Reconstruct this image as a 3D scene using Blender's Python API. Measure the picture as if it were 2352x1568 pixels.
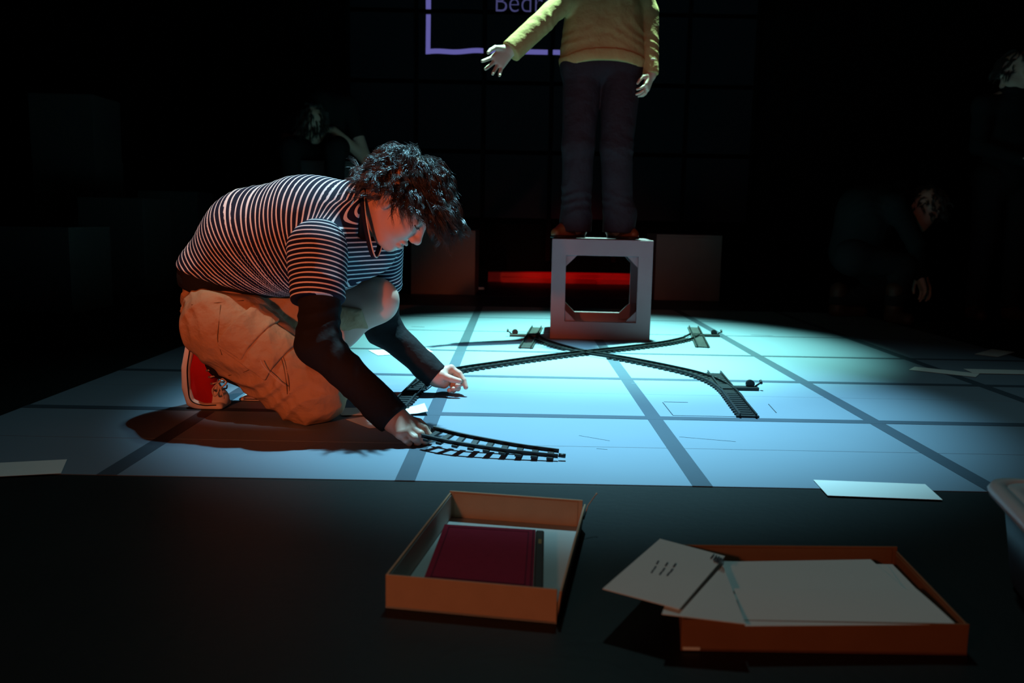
import bpy, bmesh, math, random
import numpy as np
from mathutils import Vector, Matrix
random.seed(7); RNG = np.random.default_rng(7)
SC = bpy.context.scene
COL = SC.collection
for o in list(bpy.data.objects): bpy.data.objects.remove(o)

# ------------------------------------------------------------------ camera
W, H, F = 2352, 1568, 2015.0
PITCH, ROLL, YAW, HC = math.radians(7.95), math.radians(1.07), math.radians(.06), .54
_fw = np.array([-math.sin(YAW)*math.cos(PITCH), math.cos(YAW)*math.cos(PITCH), -math.sin(PITCH)])
_r = np.array([math.cos(YAW), math.sin(YAW), 0.]); _u = np.cross(_r, _fw)
_R = math.cos(ROLL)*_r + math.sin(ROLL)*_u; _U = -math.sin(ROLL)*_r + math.cos(ROLL)*_u
CAM0 = np.array([0, 0, HC])
def fl(x, y, z=0.):                       # photo point -> place on a level surface
    d = (x-W/2)/F*_R - (y-H/2)/F*_U + _fw
    return CAM0 + d*((z-HC)/d[2])
def P3(x, y, Y):                          # photo point -> place at distance Y up the stage
    d = (x-W/2)/F*_R - (y-H/2)/F*_U + _fw
    return CAM0 + d*(Y/d[1])
cam = bpy.data.cameras.new('camera'); camo = bpy.data.objects.new('camera', cam); COL.objects.link(camo)
cam.sensor_width = 36; cam.lens = 36*F/W; cam.clip_start = .02
camo.matrix_world = Matrix(((_R[0], _U[0], -_fw[0], 0), (_R[1], _U[1], -_fw[1], 0), (_R[2], _U[2], -_fw[2], HC), (0, 0, 0, 1)))
cam.dof.use_dof = True; cam.dof.focus_distance = 2.35; cam.dof.aperture_fstop = 4.5
SC.camera = camo

# ------------------------------------------------------------------ world, light, exposure
wd = bpy.data.worlds.new('world'); SC.world = wd; wd.use_nodes = True
wd.node_tree.nodes['Background'].inputs[0].default_value = (.2, .3, .5, 1)
wd.node_tree.nodes['Background'].inputs[1].default_value = .0004
SC.view_settings.view_transform = 'Standard'; SC.view_settings.look = 'None'
SC.view_settings.exposure = 0; SC.view_settings.gamma = 1; SC.view_settings.use_curve_mapping = False
def spot(name, loc, target, color, power, size, blend, radius):
    l = bpy.data.lights.new(name, 'SPOT'); l.color = color; l.energy = power
    l.spot_size = math.radians(size); l.spot_blend = blend; l.shadow_soft_size = radius
    o = bpy.data.objects.new(name, l); COL.objects.link(o); o.location = loc
    o.rotation_euler = (Vector(target)-Vector(loc)).to_track_quat('-Z', 'Y').to_euler()
    return o
spot('cyan_stage_spot', (.62, 4.80, 5.6), (.34, 3.92, 0), (.37, 1.0, .82), 8800, 27, 1.0, .05)
spot('blue_stage_spot', (.25, 4.30, 5.7), (.16, 2.72, 0), (.33, .80, 1.0), 5600, 24.5, 1.0, .06)
spot('cool_wide_wash', (.3, 4.6, 5.8), (.45, 1.9, 0), (.52, .97, 1.0), 150, 50, 1.0, .12)
spot('added_shirt_fill', (-1.35, 1.5, 5.0), (-.68, 2.46, .46), (1.0, .95, .88), 560, 8.4, .7, .05)  # narrow spot added to brighten the kneeling person's shirt and shorts
spot('red_front_spot', (-1.3, -2.4, 1.25), (-.57, 2.3, .38), (1.0, .17, .05), 450, 13, .7, .06)
spot('amber_front_wash', (-.85, -.55, .78), (.1, 1.7, .1), (1.0, .36, .18), 24, 75, 1.0, .08)
spot('rose_front_spot', (.15, -2.6, 2.4), (.36, 4.1, .75), (1.0, .27, .18), 240, 14, .8, .06)
spot('red_upstage_spot', (.6, 5.6, 4.6), (.55, 7.45, .05), (1.0, .02, .03), 380, 14, .6, .05)
spot('blue_screen_spill', (.2, 2.0, 5.2), (.4, 7.6, 1.3), (.14, .16, 1.0), 9, 42, .5, .1)

# ------------------------------------------------------------------ materials
def mat(name, base, rough=.6, spec=.3, var=.12, vscale=20., bump=0., bscale=200., sss=0., emit=None, sheen=0., metal=0., bdist=.002):
    m = bpy.data.materials.new(name); m.use_nodes = True
    nt = m.node_tree; b = nt.nodes['Principled BSDF']
    b.inputs['Roughness'].default_value = rough; b.inputs['Specular IOR Level'].default_value = spec
    b.inputs['Metallic'].default_value = metal
    tc = nt.nodes.new('ShaderNodeTexCoord')
    n = nt.nodes.new('ShaderNodeTexNoise'); n.inputs['Scale'].default_value = vscale; n.inputs['Detail'].default_value = 5
    nt.links.new(tc.outputs['Object'], n.inputs['Vector'])
    mx = nt.nodes.new('ShaderNodeMix'); mx.data_type = 'RGBA'
    mx.inputs[6].default_value = (*[max(0, c*(1-var)) for c in base], 1); mx.inputs[7].default_value = (*[c*(1+var) for c in base], 1)
    nt.links.new(n.outputs['Fac'], mx.inputs[0]); nt.links.new(mx.outputs[2], b.inputs['Base Color'])
    if bump:
        n2 = nt.nodes.new('ShaderNodeTexNoise'); n2.inputs['Scale'].default_value = bscale; n2.inputs['Detail'].default_value = 3
        nt.links.new(tc.outputs['Object'], n2.inputs['Vector'])
        bp = nt.nodes.new('ShaderNodeBump'); bp.inputs['Strength'].default_value = bump; bp.inputs['Distance'].default_value = bdist
        nt.links.new(n2.outputs['Fac'], bp.inputs['Height']); nt.links.new(bp.outputs['Normal'], b.inputs['Normal'])
    if sss:
        b.inputs['Subsurface Weight'].default_value = sss; b.inputs['Subsurface Radius'].default_value = (.012, .005, .003)
        b.inputs['Subsurface Scale'].default_value = 1.0
    if sheen: b.inputs['Sheen Weight'].default_value = sheen
    if emit:
        b.inputs['Emission Color'].default_value = (*emit[0], 1); b.inputs['Emission Strength'].default_value = emit[1]
    return m
def stripe_mat(name, dark, light, pitch, duty):
    m = mat(name, dark, .8, .15, 0, 5, .25, 900)
    nt = m.node_tree; b = nt.nodes['Principled BSDF']
    a = nt.nodes.new('ShaderNodeAttribute'); a.attribute_name = 'stripe'
    d = nt.nodes.new('ShaderNodeMath'); d.operation = 'MULTIPLY'; d.inputs[1].default_value = 1/pitch
    fr = nt.nodes.new('ShaderNodeMath'); fr.operation = 'FRACT'
    lt = nt.nodes.new('ShaderNodeMath'); lt.operation = 'LESS_THAN'; lt.inputs[1].default_value = duty
    mx = nt.nodes.new('ShaderNodeMix'); mx.data_type = 'RGBA'
    mx.inputs[6].default_value = (*dark, 1); mx.inputs[7].default_value = (*light, 1)
    nt.links.new(a.outputs['Fac'], d.inputs[0]); nt.links.new(d.outputs[0], fr.inputs[0]); nt.links.new(fr.outputs[0], lt.inputs[0])
    pl = nt.nodes.new('ShaderNodeAttribute'); pl.attribute_name = 'plain'
    sb = nt.nodes.new('ShaderNodeMath'); sb.operation = 'SUBTRACT'; sb.use_clamp = True
    nt.links.new(lt.outputs[0], sb.inputs[0]); nt.links.new(pl.outputs['Fac'], sb.inputs[1])
    nt.links.new(sb.outputs[0], mx.inputs[0]); nt.links.new(mx.outputs[2], b.inputs['Base Color'])
    return m
M = dict(
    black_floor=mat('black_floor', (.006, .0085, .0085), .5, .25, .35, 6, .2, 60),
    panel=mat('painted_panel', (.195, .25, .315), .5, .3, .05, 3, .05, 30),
    tape=mat('grey_tape', (.05, .072, .10), .55, .3, .08, 12),
    seam=mat('pencil_seam', (.035, .045, .055), .7, .2, .3, 30),
    scuff=mat('pale_scuff', (.22, .31, .38), .6, .2, .1, 30),
    drape=mat('black_drape', (.006, .006, .007), .95, .05, .2, 4),
    screen=mat('dark_screen_panel', (.025, .026, .034), .8, .1, .15, 3),
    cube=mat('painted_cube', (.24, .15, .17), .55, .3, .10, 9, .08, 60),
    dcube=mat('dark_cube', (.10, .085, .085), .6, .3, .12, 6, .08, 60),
    redlit_wood=mat('red_lit_wood', (.55, .02, .02), .5, .3, .1, 10),  # red light on the ledge, put into the wood's base colour
    card=mat('cardboard', (.64, .40, .25), .75, .15, .10, 30, .1, 300),
    card_in=mat('white_lined_card', (.55, .55, .52), .7, .15, .05, 20),
    card2=mat('brown_cardboard', (.30, .13, .06), .75, .15, .12, 25, .1, 300),
    paper=mat('white_paper', (.84, .85, .82), .7, .1, .03, 8),
    ink=mat('ink', (.10, .11, .13), .7, .1, .1, 30),
    maroon=mat('maroon_cloth', (.28, .008, .035), .75, .15, .15, 60, .3, 700),
    maroon_dk=mat('maroon_tooling', (.12, .004, .02), .75, .15, .1, 60),
    spine=mat('dark_spine', (.025, .02, .012), .6, .3, .2, 40),
    gilt=mat('gilt', (.28, .17, .04), .4, .4, .1, 40),
    pages=mat('pages', (.55, .5, .4), .8, .1, .1, 300),
    track=mat('black_track_plastic', (.008, .010, .010), .45, .4, .2, 40),
    bin=mat('blue_bin_plastic', (.03, .045, .08), .45, .4, .08, 10),
    rim=mat('white_bin_rim', (.62, .60, .62), .4, .4, .04, 10),
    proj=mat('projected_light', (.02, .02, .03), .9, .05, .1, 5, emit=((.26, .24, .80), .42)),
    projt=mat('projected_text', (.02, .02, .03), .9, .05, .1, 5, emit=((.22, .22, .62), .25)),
    skin=mat('skin', (.60, .40, .31), .5, .35, .06, 40, .06, 500, sss=.12),
    lip=mat('lip', (.45, .2, .17), .45, .4, .05, 60, sss=.1),
    nail=mat('nail', (.68, .5, .42), .3, .5, .03, 60),
    eye=mat('eye', (.7, .7, .7), .2, .5, .02, 60),
    hair=mat('dark_brown_hair', (.040, .036, .033), .32, .8, .4, 60),
    brow=mat('brow_hair', (.02, .014, .012), .6, .2, .2, 60),
    shirt=stripe_mat('striped_jersey', (.010, .012, .032), (.78, .76, .76), .0122, .30),
    neckrib=mat('navy_rib', (.012, .014, .035), .8, .15, .1, 60, .3, 900),
    under=mat('black_jersey', (.013, .014, .015), .85, .12, .15, 30, .6, 22, bdist=.012),
    khaki=mat('khaki_cotton', (.40, .275, .16), .8, .15, .12, 16, .75, 24, bdist=.014),
    khaki_st=mat('khaki_stitch', (.16, .10, .05), .8, .1, .1, 60),
    red=mat('red_canvas', (.42, .012, .015), .8, .15, .12, 60, .35, 900),
    rubber=mat('white_rubber', (.72, .66, .58), .55, .35, .06, 40),
    blkline=mat('black_rubber_line', (.01, .01, .01), .6, .3, .1, 40),
    lace=mat('lace', (.52, .46, .40), .8, .1, .1, 90),
    eyelet=mat('eyelet', (.5, .45, .4), .3, .5, .1, 90, metal=.8),
    sock=mat('black_sock', (.012, .012, .014), .9, .1, .1, 60),
    sweater=mat('mustard_sweater', (.42, .25, .10), .85, .15, .10, 30, .6, 20, bdist=.012),
    jeans=mat('dark_denim', (.024, .015, .020), .8, .15, .2, 30, .7, 18, bdist=.014),
    leather=mat('brown_leather', (.16, .06, .022), .4, .45, .2, 30),
    heel=mat('dark_heel', (.02, .018, .018), .5, .3, .1, 30),
    dkcloth=mat('black_cloth', (.012, .014, .015), .9, .1, .2, 12),
    dktrouser=mat('charcoal_cloth', (.018, .018, .020), .9, .1, .2, 12),
    boot=mat('dark_brown_boot', (.07, .03, .018), .5, .35, .2, 20),
    book_g=mat('green_cover', (.05, .16, .12), .6, .3, .1, 30),
    cable=mat('white_tape_roll', (.5, .6, .6), .6, .3, .1, 20),
)

# ------------------------------------------------------------------ object helpers
def link(name, me, m=None, parent=None):
    o = bpy.data.objects.new(name, me); COL.objects.link(o)
    if m is not None and me is not None:
        me.materials.clear(); me.materials.append(M[m] if isinstance(m, str) else m)
    if parent is not None: o.parent = parent
    return o
def empty(name, loc=(0, 0, 0), rz=0):
    o = bpy.data.objects.new(name, None); COL.objects.link(o); o.location = loc; o.rotation_euler[2] = rz; o.empty_display_size = .05
    return o
def tag(o, label=None, cat=None, group=None, kind=None):
    if label: o['label'] = label
    if cat: o['category'] = cat
    if group: o['group'] = group
    if kind: o['kind'] = kind
    return o
def pymesh(name, v, f, smooth=False):
    me = bpy.data.meshes.new(name)
    me.from_pydata([tuple(map(float, x)) for x in v], [], [tuple(map(int, x)) for x in f])
    me.validate(); me.update()
    if smooth: me.shade_smooth()
    return me
def npmesh(name, v, quads, smooth=True):
    me = bpy.data.meshes.new(name); nv, nq = len(v), len(quads); k = quads.shape[1]
    me.vertices.add(nv); me.vertices.foreach_set('co', np.asarray(v, np.float32).ravel())
    me.loops.add(nq*k); me.loops.foreach_set('vertex_index', quads.astype(np.int32).ravel())
    me.polygons.add(nq); me.polygons.foreach_set('loop_start', np.arange(0, nq*k, k, dtype=np.int32))
    me.polygons.foreach_set('loop_total', np.full(nq, k, np.int32))
    me.update(calc_edges=True); me.validate()
    if smooth: me.shade_smooth()
    return me
def box_me(name, lo, hi, bev=0.0, segs=1):
    bm = bmesh.new(); bmesh.ops.create_cube(bm, size=1)
    for v in bm.verts:
        v.co = Vector([lo[i]+(v.co[i]+.5)*(hi[i]-lo[i]) for i in range(3)])
    if bev: bmesh.ops.bevel(bm, geom=bm.edges[:], offset=bev, segments=segs, affect='EDGES')
    me = bpy.data.meshes.new(name); bm.to_mesh(me); bm.free(); return me
def prism_me(name, poly, z0, z1, bev=0.0):
    """polygon (n,2) or (n,3 -> xy) extruded z0..z1"""
    n = len(poly); v = [(p[0], p[1], z0) for p in poly]+[(p[0], p[1], z1) for p in poly]
    f = [tuple(range(n))[::-1], tuple(range(n, 2*n))]+[(i, (i+1) % n, n+(i+1) % n, n+i) for i in range(n)]
    me = pymesh(name, v, f)
    bm = bmesh.new(); bm.from_mesh(me); bmesh.ops.recalc_face_normals(bm, faces=bm.faces[:])
    if bev: bmesh.ops.bevel(bm, geom=bm.edges[:], offset=bev, segments=1, affect='EDGES')
    bm.to_mesh(me); bm.free(); return me
def tube_arrays(pts, rad, n=6, cap=True):
    pts = np.asarray(pts, float); m = len(pts); rad = np.broadcast_to(np.asarray(rad, float), (m,))
    t = np.gradient(pts, axis=0); t /= np.linalg.norm(t, axis=1)[:, None]+1e-9
    ref = np.array([0, 0, 1.]) if abs(t[0][2]) < .9 else np.array([1., 0, 0])
    v = []
    a = np.cross(t[0], ref); a /= np.linalg.norm(a)
    for i in range(m):
        a = a-t[i]*(a@t[i]); a /= np.linalg.norm(a); b = np.cross(t[i], a)
        for k in range(n):
            an = 2*math.pi*k/n; v.append(pts[i]+rad[i]*(math.cos(an)*a+math.sin(an)*b))
    f = [(i*n+k, i*n+(k+1) % n, (i+1)*n+(k+1) % n, (i+1)*n+k) for i in range(m-1) for k in range(n)]
    if cap: f += [tuple(range(n))[::-1], tuple(range((m-1)*n, m*n))]
    return v, f
def tube_me(name, pts, rad, n=6):
    v, f = tube_arrays(pts, rad, n); return pymesh(name, v, f, True)
def multi_tube_me(name, tubes, n=5):
    V, Fc = [], []
    for pts, rad in tubes:
        v, f = tube_arrays(pts, rad, n); o = len(V); V += v; Fc += [tuple(i+o for i in q) for q in f]
    return pymesh(name, V, Fc, True)
def catmull(pts, n=8):
    pts = [np.asarray(p, float) for p in pts]; pts = [2*pts[0]-pts[1]]+pts+[2*pts[-1]-pts[-2]]; out = []
    for i in range(1, len(pts)-2):
        p0, p1, p2, p3 = pts[i-1:i+3]
        for k in range(n):
            t = k/n; out.append(.5*((2*p1)+(-p0+p2)*t+(2*p0-5*p1+4*p2-p3)*t*t+(-p0+3*p1-3*p2+p3)*t**3))
    out.append(pts[-2]); return np.array(out)

# ------------------------------------------------------------------ distance-field modelling
def cap(P, a, b, r1, r2=None):
    a = np.asarray(a, np.float32); b = np.asarray(b, np.float32); r2 = r1 if r2 is None else r2
    ba = b-a; pa = P-a; t = np.clip((pa@ba)/(ba@ba+1e-12), 0, 1)
    return np.linalg.norm(pa-t[:, None]*ba, axis=1)-(r1+(r2-r1)*t)
def chain(P, pts, rads, k=.02):
    d = None
    for i in range(len(pts)-1):
        c = cap(P, pts[i], pts[i+1], rads[i], rads[i+1]); d = c if d is None else smin(d, c, k)
    return d
def ell(P, c, rad, A=None):
    q = P-np.asarray(c, np.float32)
    if A is not None: q = q@np.asarray(A, np.float32).T
    rad = np.asarray(rad, np.float32)
    k0 = np.linalg.norm(q/rad, axis=1); k1 = np.linalg.norm(q/rad/rad, axis=1)+1e-9
    return k0*(k0-1)/k1
def rbox(P, c, half, A=None, r=.004):
    q = P-np.asarray(c, np.float32)
    if A is not None: q = q@np.asarray(A, np.float32).T
    q = np.abs(q)-(np.asarray(half, np.float32)-r)
    return np.linalg.norm(np.maximum(q, 0), axis=1)+np.minimum(q.max(1), 0)-r
def smin(a, b, k):
    h = np.clip(.5+.5*(b-a)/k, 0, 1); return b+(a-b)*h-k*h*(1-h)
def smax(a, b, k): return -smin(-a, -b, k)
def plane(P, p, n):
    n = np.asarray(n, float); n = n/np.linalg.norm(n); return ((P-np.asarray(p, np.float32))@n.astype(np.float32))
def folds(P, d, freq, amp, seed=0.):
    d = np.asarray(d, np.float32); d = d/np.linalg.norm(d)
    w = np.sin(P[:, 0]*23+seed)+np.sin(P[:, 1]*19+1.7*seed)+np.sin(P[:, 2]*27+.6*seed)
    s = np.sin((P@d)*freq+1.6*w+seed)
    return amp*(np.abs(s)-.6)*(.6+.4*np.sin(P[:, 0]*11+P[:, 2]*13+seed))
def snet(f, lo, hi, h):
    lo = np.asarray(lo, np.float32); hi = np.asarray(hi, np.float32); B = 4
    nb = np.ceil((hi-lo)/(h*B)).astype(int)+1; n = nb*B
    ax = [lo[i]+h*np.arange(n[i], dtype=np.float32) for i in range(3)]
    cx = [lo[i]+h*(np.arange(nb[i], dtype=np.float32)*B+(B-1)/2) for i in range(3)]
    G = np.stack(np.meshgrid(*cx, indexing='ij'), -1).reshape(-1, 3)
    c = f(G).reshape(nb)
    vol = np.repeat(np.repeat(np.repeat(c, B, 0), B, 1), B, 2).astype(np.float32)
    msk = np.abs(c) < h*B*1.25+.012
    mf = np.repeat(np.repeat(np.repeat(msk, B, 0), B, 1), B, 2)
    idx = np.argwhere(mf)
    pts = lo+h*idx.astype(np.float32)
    vals = np.concatenate([f(pts[i:i+400000]) for i in range(0, len(pts), 400000)])
    vol[mf] = vals
    ins = vol < 0
    n0, n1, n2 = n
    cs = sum(ins[i:n0-1+i, j:n1-1+j, k:n2-1+k].astype(np.int8) for i in (0, 1) for j in (0, 1) for k in (0, 1))
    act = (cs > 0) & (cs < 8); ai = np.argwhere(act)
    cid = -np.ones(act.shape, np.int64); cid[act] = np.arange(len(ai))
    acc = np.zeros((len(ai), 3)); cnt = np.zeros(len(ai))
    for a in range(3):
        o1, o2 = [x for x in range(3) if x != a]
        for p in (0, 1):
            for q in (0, 1):
                s = np.zeros(3, int); s[o1] = p; s[o2] = q; e = s.copy(); e[a] = 1
                va = vol[tuple((ai+s).T)]; vb = vol[tuple((ai+e).T)]
                m = (va < 0) != (vb < 0); t = np.where(m, va/(va-vb+1e-20), 0)
                pos = np.tile(s.astype(float), (len(ai), 1)); pos[:, a] = t
                acc[m] += pos[m]; cnt[m] += 1
    V = lo+h*(ai+acc/np.maximum(cnt, 1)[:, None])
    Q = []
    for a in range(3):
        b, c2 = (a+1) % 3, (a+2) % 3
        sl0 = [slice(1, n[i]-1) for i in range(3)]; sl0[a] = slice(0, n[a]-1)
        sl1 = list(sl0); sl1[a] = slice(1, n[a])
        A0, A1 = ins[tuple(sl0)], ins[tuple(sl1)]
        e = np.argwhere(A0 != A1)
        if len(e) == 0: continue
        flip = A0[tuple(e.T)]
        off = np.ones(3, int); off[a] = 0; e = e+off
        def cc(db, dc):
            x = e.copy(); x[:, b] += db; x[:, c2] += dc; return cid[tuple(x.T)]
        q = np.stack([cc(-1, -1), cc(0, -1), cc(0, 0), cc(-1, 0)], 1)
        q[~flip] = q[~flip][:, ::-1]
        Q.append(q)
    if not Q: print('EMPTY SDF', lo, hi); return np.array([lo]*4), np.array([[0, 1, 2, 3]])
    Q = np.concatenate(Q); Q = Q[(Q >= 0).all(1)]
    return V, Q
def sdf_obj(name, f, lo, hi, h, m, parent, stripe=None):
    v, q = snet(f, lo, hi, h)
    if len(v) < 8: print('EMPTY', name)
    me = npmesh(name, v, q)
    if stripe is not None:
        at = me.attributes.new('stripe', 'FLOAT', 'POINT'); at.data.foreach_set('value', stripe(v).astype(np.float32))
    return link(name, me, m, parent)
def merge_vq(parts):
    V, Q, o = [], [], 0
    for v, q in parts: V.append(v); Q.append(q+o); o += len(v)
    return np.concatenate(V), np.concatenate(Q)
def bounds(pts, pad):
    pts = np.array(pts); return pts.min(0)-pad, pts.max(0)+pad
def unit(v): v = np.asarray(v, float); return v/np.linalg.norm(v)

# ------------------------------------------------------------------ the setting
FZ = -.002
def struct(name, me, m): return tag(link(name, me, m), kind='structure')
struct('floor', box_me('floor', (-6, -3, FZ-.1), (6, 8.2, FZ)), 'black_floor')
struct('wall_back', box_me('wall_back', (-6, 8.0, FZ), (6, 8.1, 6.4)), 'drape')
struct('wall_left', box_me('wall_left', (-5.1, -3, FZ), (-5, 8.0, 6.4)), 'drape')
struct('wall_right', box_me('wall_right', (5, -3, FZ), (5.1, 8.0, 6.4)), 'drape')
struct('ceiling', box_me('ceiling', (-5.1, -3, 6.4), (5.1, 8.1, 6.5)), 'drape')
# painted floor cloth of hardboard sheets with taped grid
XC = [-.840, -.214, .392, 1.008, 1.625]; YR = [2.385, 2.985, 3.57, 4.205, 4.80]
X0, X1, Y0, Y1 = -1.352, 2.135, 1.757, 5.42
deck = empty('floor_cloth', (0, 0, 0)); tag(deck, kind='structure')
deck.name = 'trim_1'
# the sheets: joints run across the stage
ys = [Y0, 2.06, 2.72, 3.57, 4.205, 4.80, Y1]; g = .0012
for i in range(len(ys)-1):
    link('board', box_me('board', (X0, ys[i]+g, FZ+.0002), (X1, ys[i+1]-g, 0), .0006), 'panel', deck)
TZ = .0006
for i, x in enumerate(XC):
    w = .021; s = [.004, -.004, .006, 0, -.005][i]
    link('grid_tape', prism_me('grid_tape', [(x-w+s, Y0), (x+w+s, Y0), (x+w-s, Y1), (x-w-s, Y1)], .0001, TZ), 'tape', deck)
for j, y in enumerate(YR):
    w = [.020, .019, .015, .006, .006][j]
    link('grid_tape', prism_me('grid_tape', [(X0, y-w), (X1, y-w), (X1, y+w), (X0, y+w)], .0001, TZ+.0002), 'tape', deck)
def line_on(p, q, w, m, z=.0009, name='pencil_mark', par=deck):
    a = fl(*p); b = fl(*q); d = unit(b-a); n = np.array([-d[1], d[0], 0])*w
    link(name, prism_me(name, [a-n, b-n, b+n, a+n], .0001, z), m, par)
for p, q in (((1522, 924), (1545, 953)), ((1765, 928), (1783, 948)), ((1545, 954), (1690, 957)), ((1525, 923), (1580, 924)),
             ((975, 751), (945, 750)), ((1725, 769), (1775, 771))):
    line_on(p, q, .0012, 'seam')
for p, q in (((1450, 880), (1464, 881)), ((1370, 1030), (1395, 1032)), ((1330, 1000), (1400, 1012)), ((1560, 1003), (1690, 1014)),
             ((1110, 1052), (1180, 1056)), ((700, 1030), (760, 1012))):
    line_on(p, q, .0009, 'scuff', name='scuff_mark')
# floor seams on the black stage
for x0, y0, x1, y1 in ((-5, 6.17, 5, 6.17), (-5, 4.98, -1.36, 4.98), (2.14, 4.98, 5, 4.98)):
    link('floor_seam', box_me('floor_seam', (x0, y0-.006, FZ-.001), (x1, y0+.006, FZ+.0012)), 'seam', bpy.data.objects['floor'])
# screen of square flats on the back wall
YS = 7.7; gx = [P3(x, 300, YS)[0] for x in (800, 955, 1110, 1265, 1420, 1575, 1730)]
zt = P3(1200, 28, YS)[2]; pit = gx[3]-gx[2]
scr = empty('projection_screen', (gx[3], YS, 0)); tag(scr, 'dark screen of square flats on the back wall behind the standing person', 'screen')
gz = [zt-pit*3+k*pit for k in range(6)]
for i in range(6):
    for k in range(5):
        gapw = .018
        link('screen_panel', box_me('screen_panel', (gx[i]+gapw-gx[3], 0, gz[k]+gapw), (gx[i+1]-gapw-gx[3], .03, gz[k+1]-gapw), .003), 'screen', scr)
for i in range(7):
    link('frame_post', box_me('frame_post', (gx[i]-.02-gx[3], .03, gz[0]-.35), (gx[i]+.02-gx[3], .07, gz[5])), 'drape', scr)
prj = empty('projected_sign', (gx[3], YS, zt)); tag(prj, 'violet projected rectangle outline with the word Bedroom on the dark screen', 'projection')  # projector's image built as glowing flat bars and letters
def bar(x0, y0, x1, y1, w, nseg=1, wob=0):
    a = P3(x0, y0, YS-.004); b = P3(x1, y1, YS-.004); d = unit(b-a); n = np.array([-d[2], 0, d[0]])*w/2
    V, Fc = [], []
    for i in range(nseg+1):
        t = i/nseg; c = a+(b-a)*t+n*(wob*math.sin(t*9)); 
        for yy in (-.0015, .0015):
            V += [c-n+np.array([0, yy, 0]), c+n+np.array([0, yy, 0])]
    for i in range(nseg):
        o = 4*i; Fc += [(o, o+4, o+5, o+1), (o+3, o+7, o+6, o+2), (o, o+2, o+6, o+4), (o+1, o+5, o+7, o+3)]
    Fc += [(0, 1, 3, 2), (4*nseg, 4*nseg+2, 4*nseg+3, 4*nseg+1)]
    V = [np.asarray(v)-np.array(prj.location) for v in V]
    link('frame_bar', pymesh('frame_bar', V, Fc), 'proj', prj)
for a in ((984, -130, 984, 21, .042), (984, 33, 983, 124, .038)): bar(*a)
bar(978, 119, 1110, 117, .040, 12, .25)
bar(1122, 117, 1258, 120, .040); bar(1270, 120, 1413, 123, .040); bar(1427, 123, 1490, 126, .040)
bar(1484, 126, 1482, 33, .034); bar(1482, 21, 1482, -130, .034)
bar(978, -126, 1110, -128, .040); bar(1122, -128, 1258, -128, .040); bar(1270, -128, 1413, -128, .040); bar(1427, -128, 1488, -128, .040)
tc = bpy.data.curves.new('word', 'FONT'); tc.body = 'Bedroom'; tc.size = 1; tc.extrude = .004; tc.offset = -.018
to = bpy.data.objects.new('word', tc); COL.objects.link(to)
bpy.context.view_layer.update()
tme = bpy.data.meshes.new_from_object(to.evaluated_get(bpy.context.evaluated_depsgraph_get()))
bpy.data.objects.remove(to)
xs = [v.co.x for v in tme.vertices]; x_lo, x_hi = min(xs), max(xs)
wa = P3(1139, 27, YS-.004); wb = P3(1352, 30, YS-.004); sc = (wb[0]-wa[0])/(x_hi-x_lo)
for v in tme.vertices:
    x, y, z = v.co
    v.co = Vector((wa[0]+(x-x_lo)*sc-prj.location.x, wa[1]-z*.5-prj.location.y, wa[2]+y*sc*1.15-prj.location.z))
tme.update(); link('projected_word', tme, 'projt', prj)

# ledge along the bottom of the back wall, red light painted into its colour
a = fl(1120, 648, FZ); b = fl(1560, 656, FZ)
led = empty('red_lit_ledge', (a[0], a[1], FZ)); tag(led, 'low timber ledge, red light painted into its colour, lying at the foot of the screen', 'ledge')
L = b[0]-a[0]
link('beam', box_me('beam', (.12, 0, 0), (L, .06, .048), .003), 'redlit_wood', led)
link('base_board', box_me('base_board', (0, .065, 0), (L+.1, .22, .085), .003), 'redlit_wood', led)
link('support_block', box_me('support_block', (.93, -.03, 0), (.97, -.002, .03), .002), 'redlit_wood', led)
t = empty('gaffer_roll', fl(1098, 664, FZ)); tag(t, 'small pale flat offcut on the black floor beside the dark cube', 'offcut')
link('strip', prism_me('strip', [(-.04, -.03), (.045, -.02), (.05, .03), (-.04, .02)], 0, .008, .001), 'cable', t)
link('folded_end', prism_me('folded_end', [(.0, -.02), (.045, -.018), (.045, .02), (.0, .015)], .009, .016, .001), 'cable', t)

# ------------------------------------------------------------------ stage cubes
def hole_frame(name, s, hs, th, z0, y0, m, par, hz=None):
    """square frame in the XZ plane with a square hole, thickness along +y"""
    hz = hz or (hs, hs)
    o = [(-s/2, 0), (s/2, 0), (s/2, s), (-s/2, s)]; a, b = (s-hz[1])/2+.004, 0
    i = [(-hs/2, a), (hs/2, a), (hs/2, a+hz[1]), (-hs/2, a+hz[1])]
    V = []
    for yy in (y0, y0+th):
        V += [(x, yy, z+z0) for x, z in o]+[(x, yy, z+z0) for x, z in i]
    Fc = []
    for k in range(4):
        n = (k+1) % 4
        Fc += [(k, n, 4+n, 4+k), (8+n, 8+k, 12+k, 12+n), (n, k, 8+k, 8+n), (4+k, 4+n, 12+n, 12+k)]
    me = pymesh(name, V, Fc); bm = bmesh.new(); bm.from_mesh(me)
    bmesh.ops.recalc_face_normals(bm, faces=bm.faces[:]); bmesh.ops.bevel(bm, geom=bm.edges[:], offset=.0015, segments=1, affect='EDGES')
    bm.to_mesh(me); bm.free()
    return link(name, me, m, par)
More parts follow.
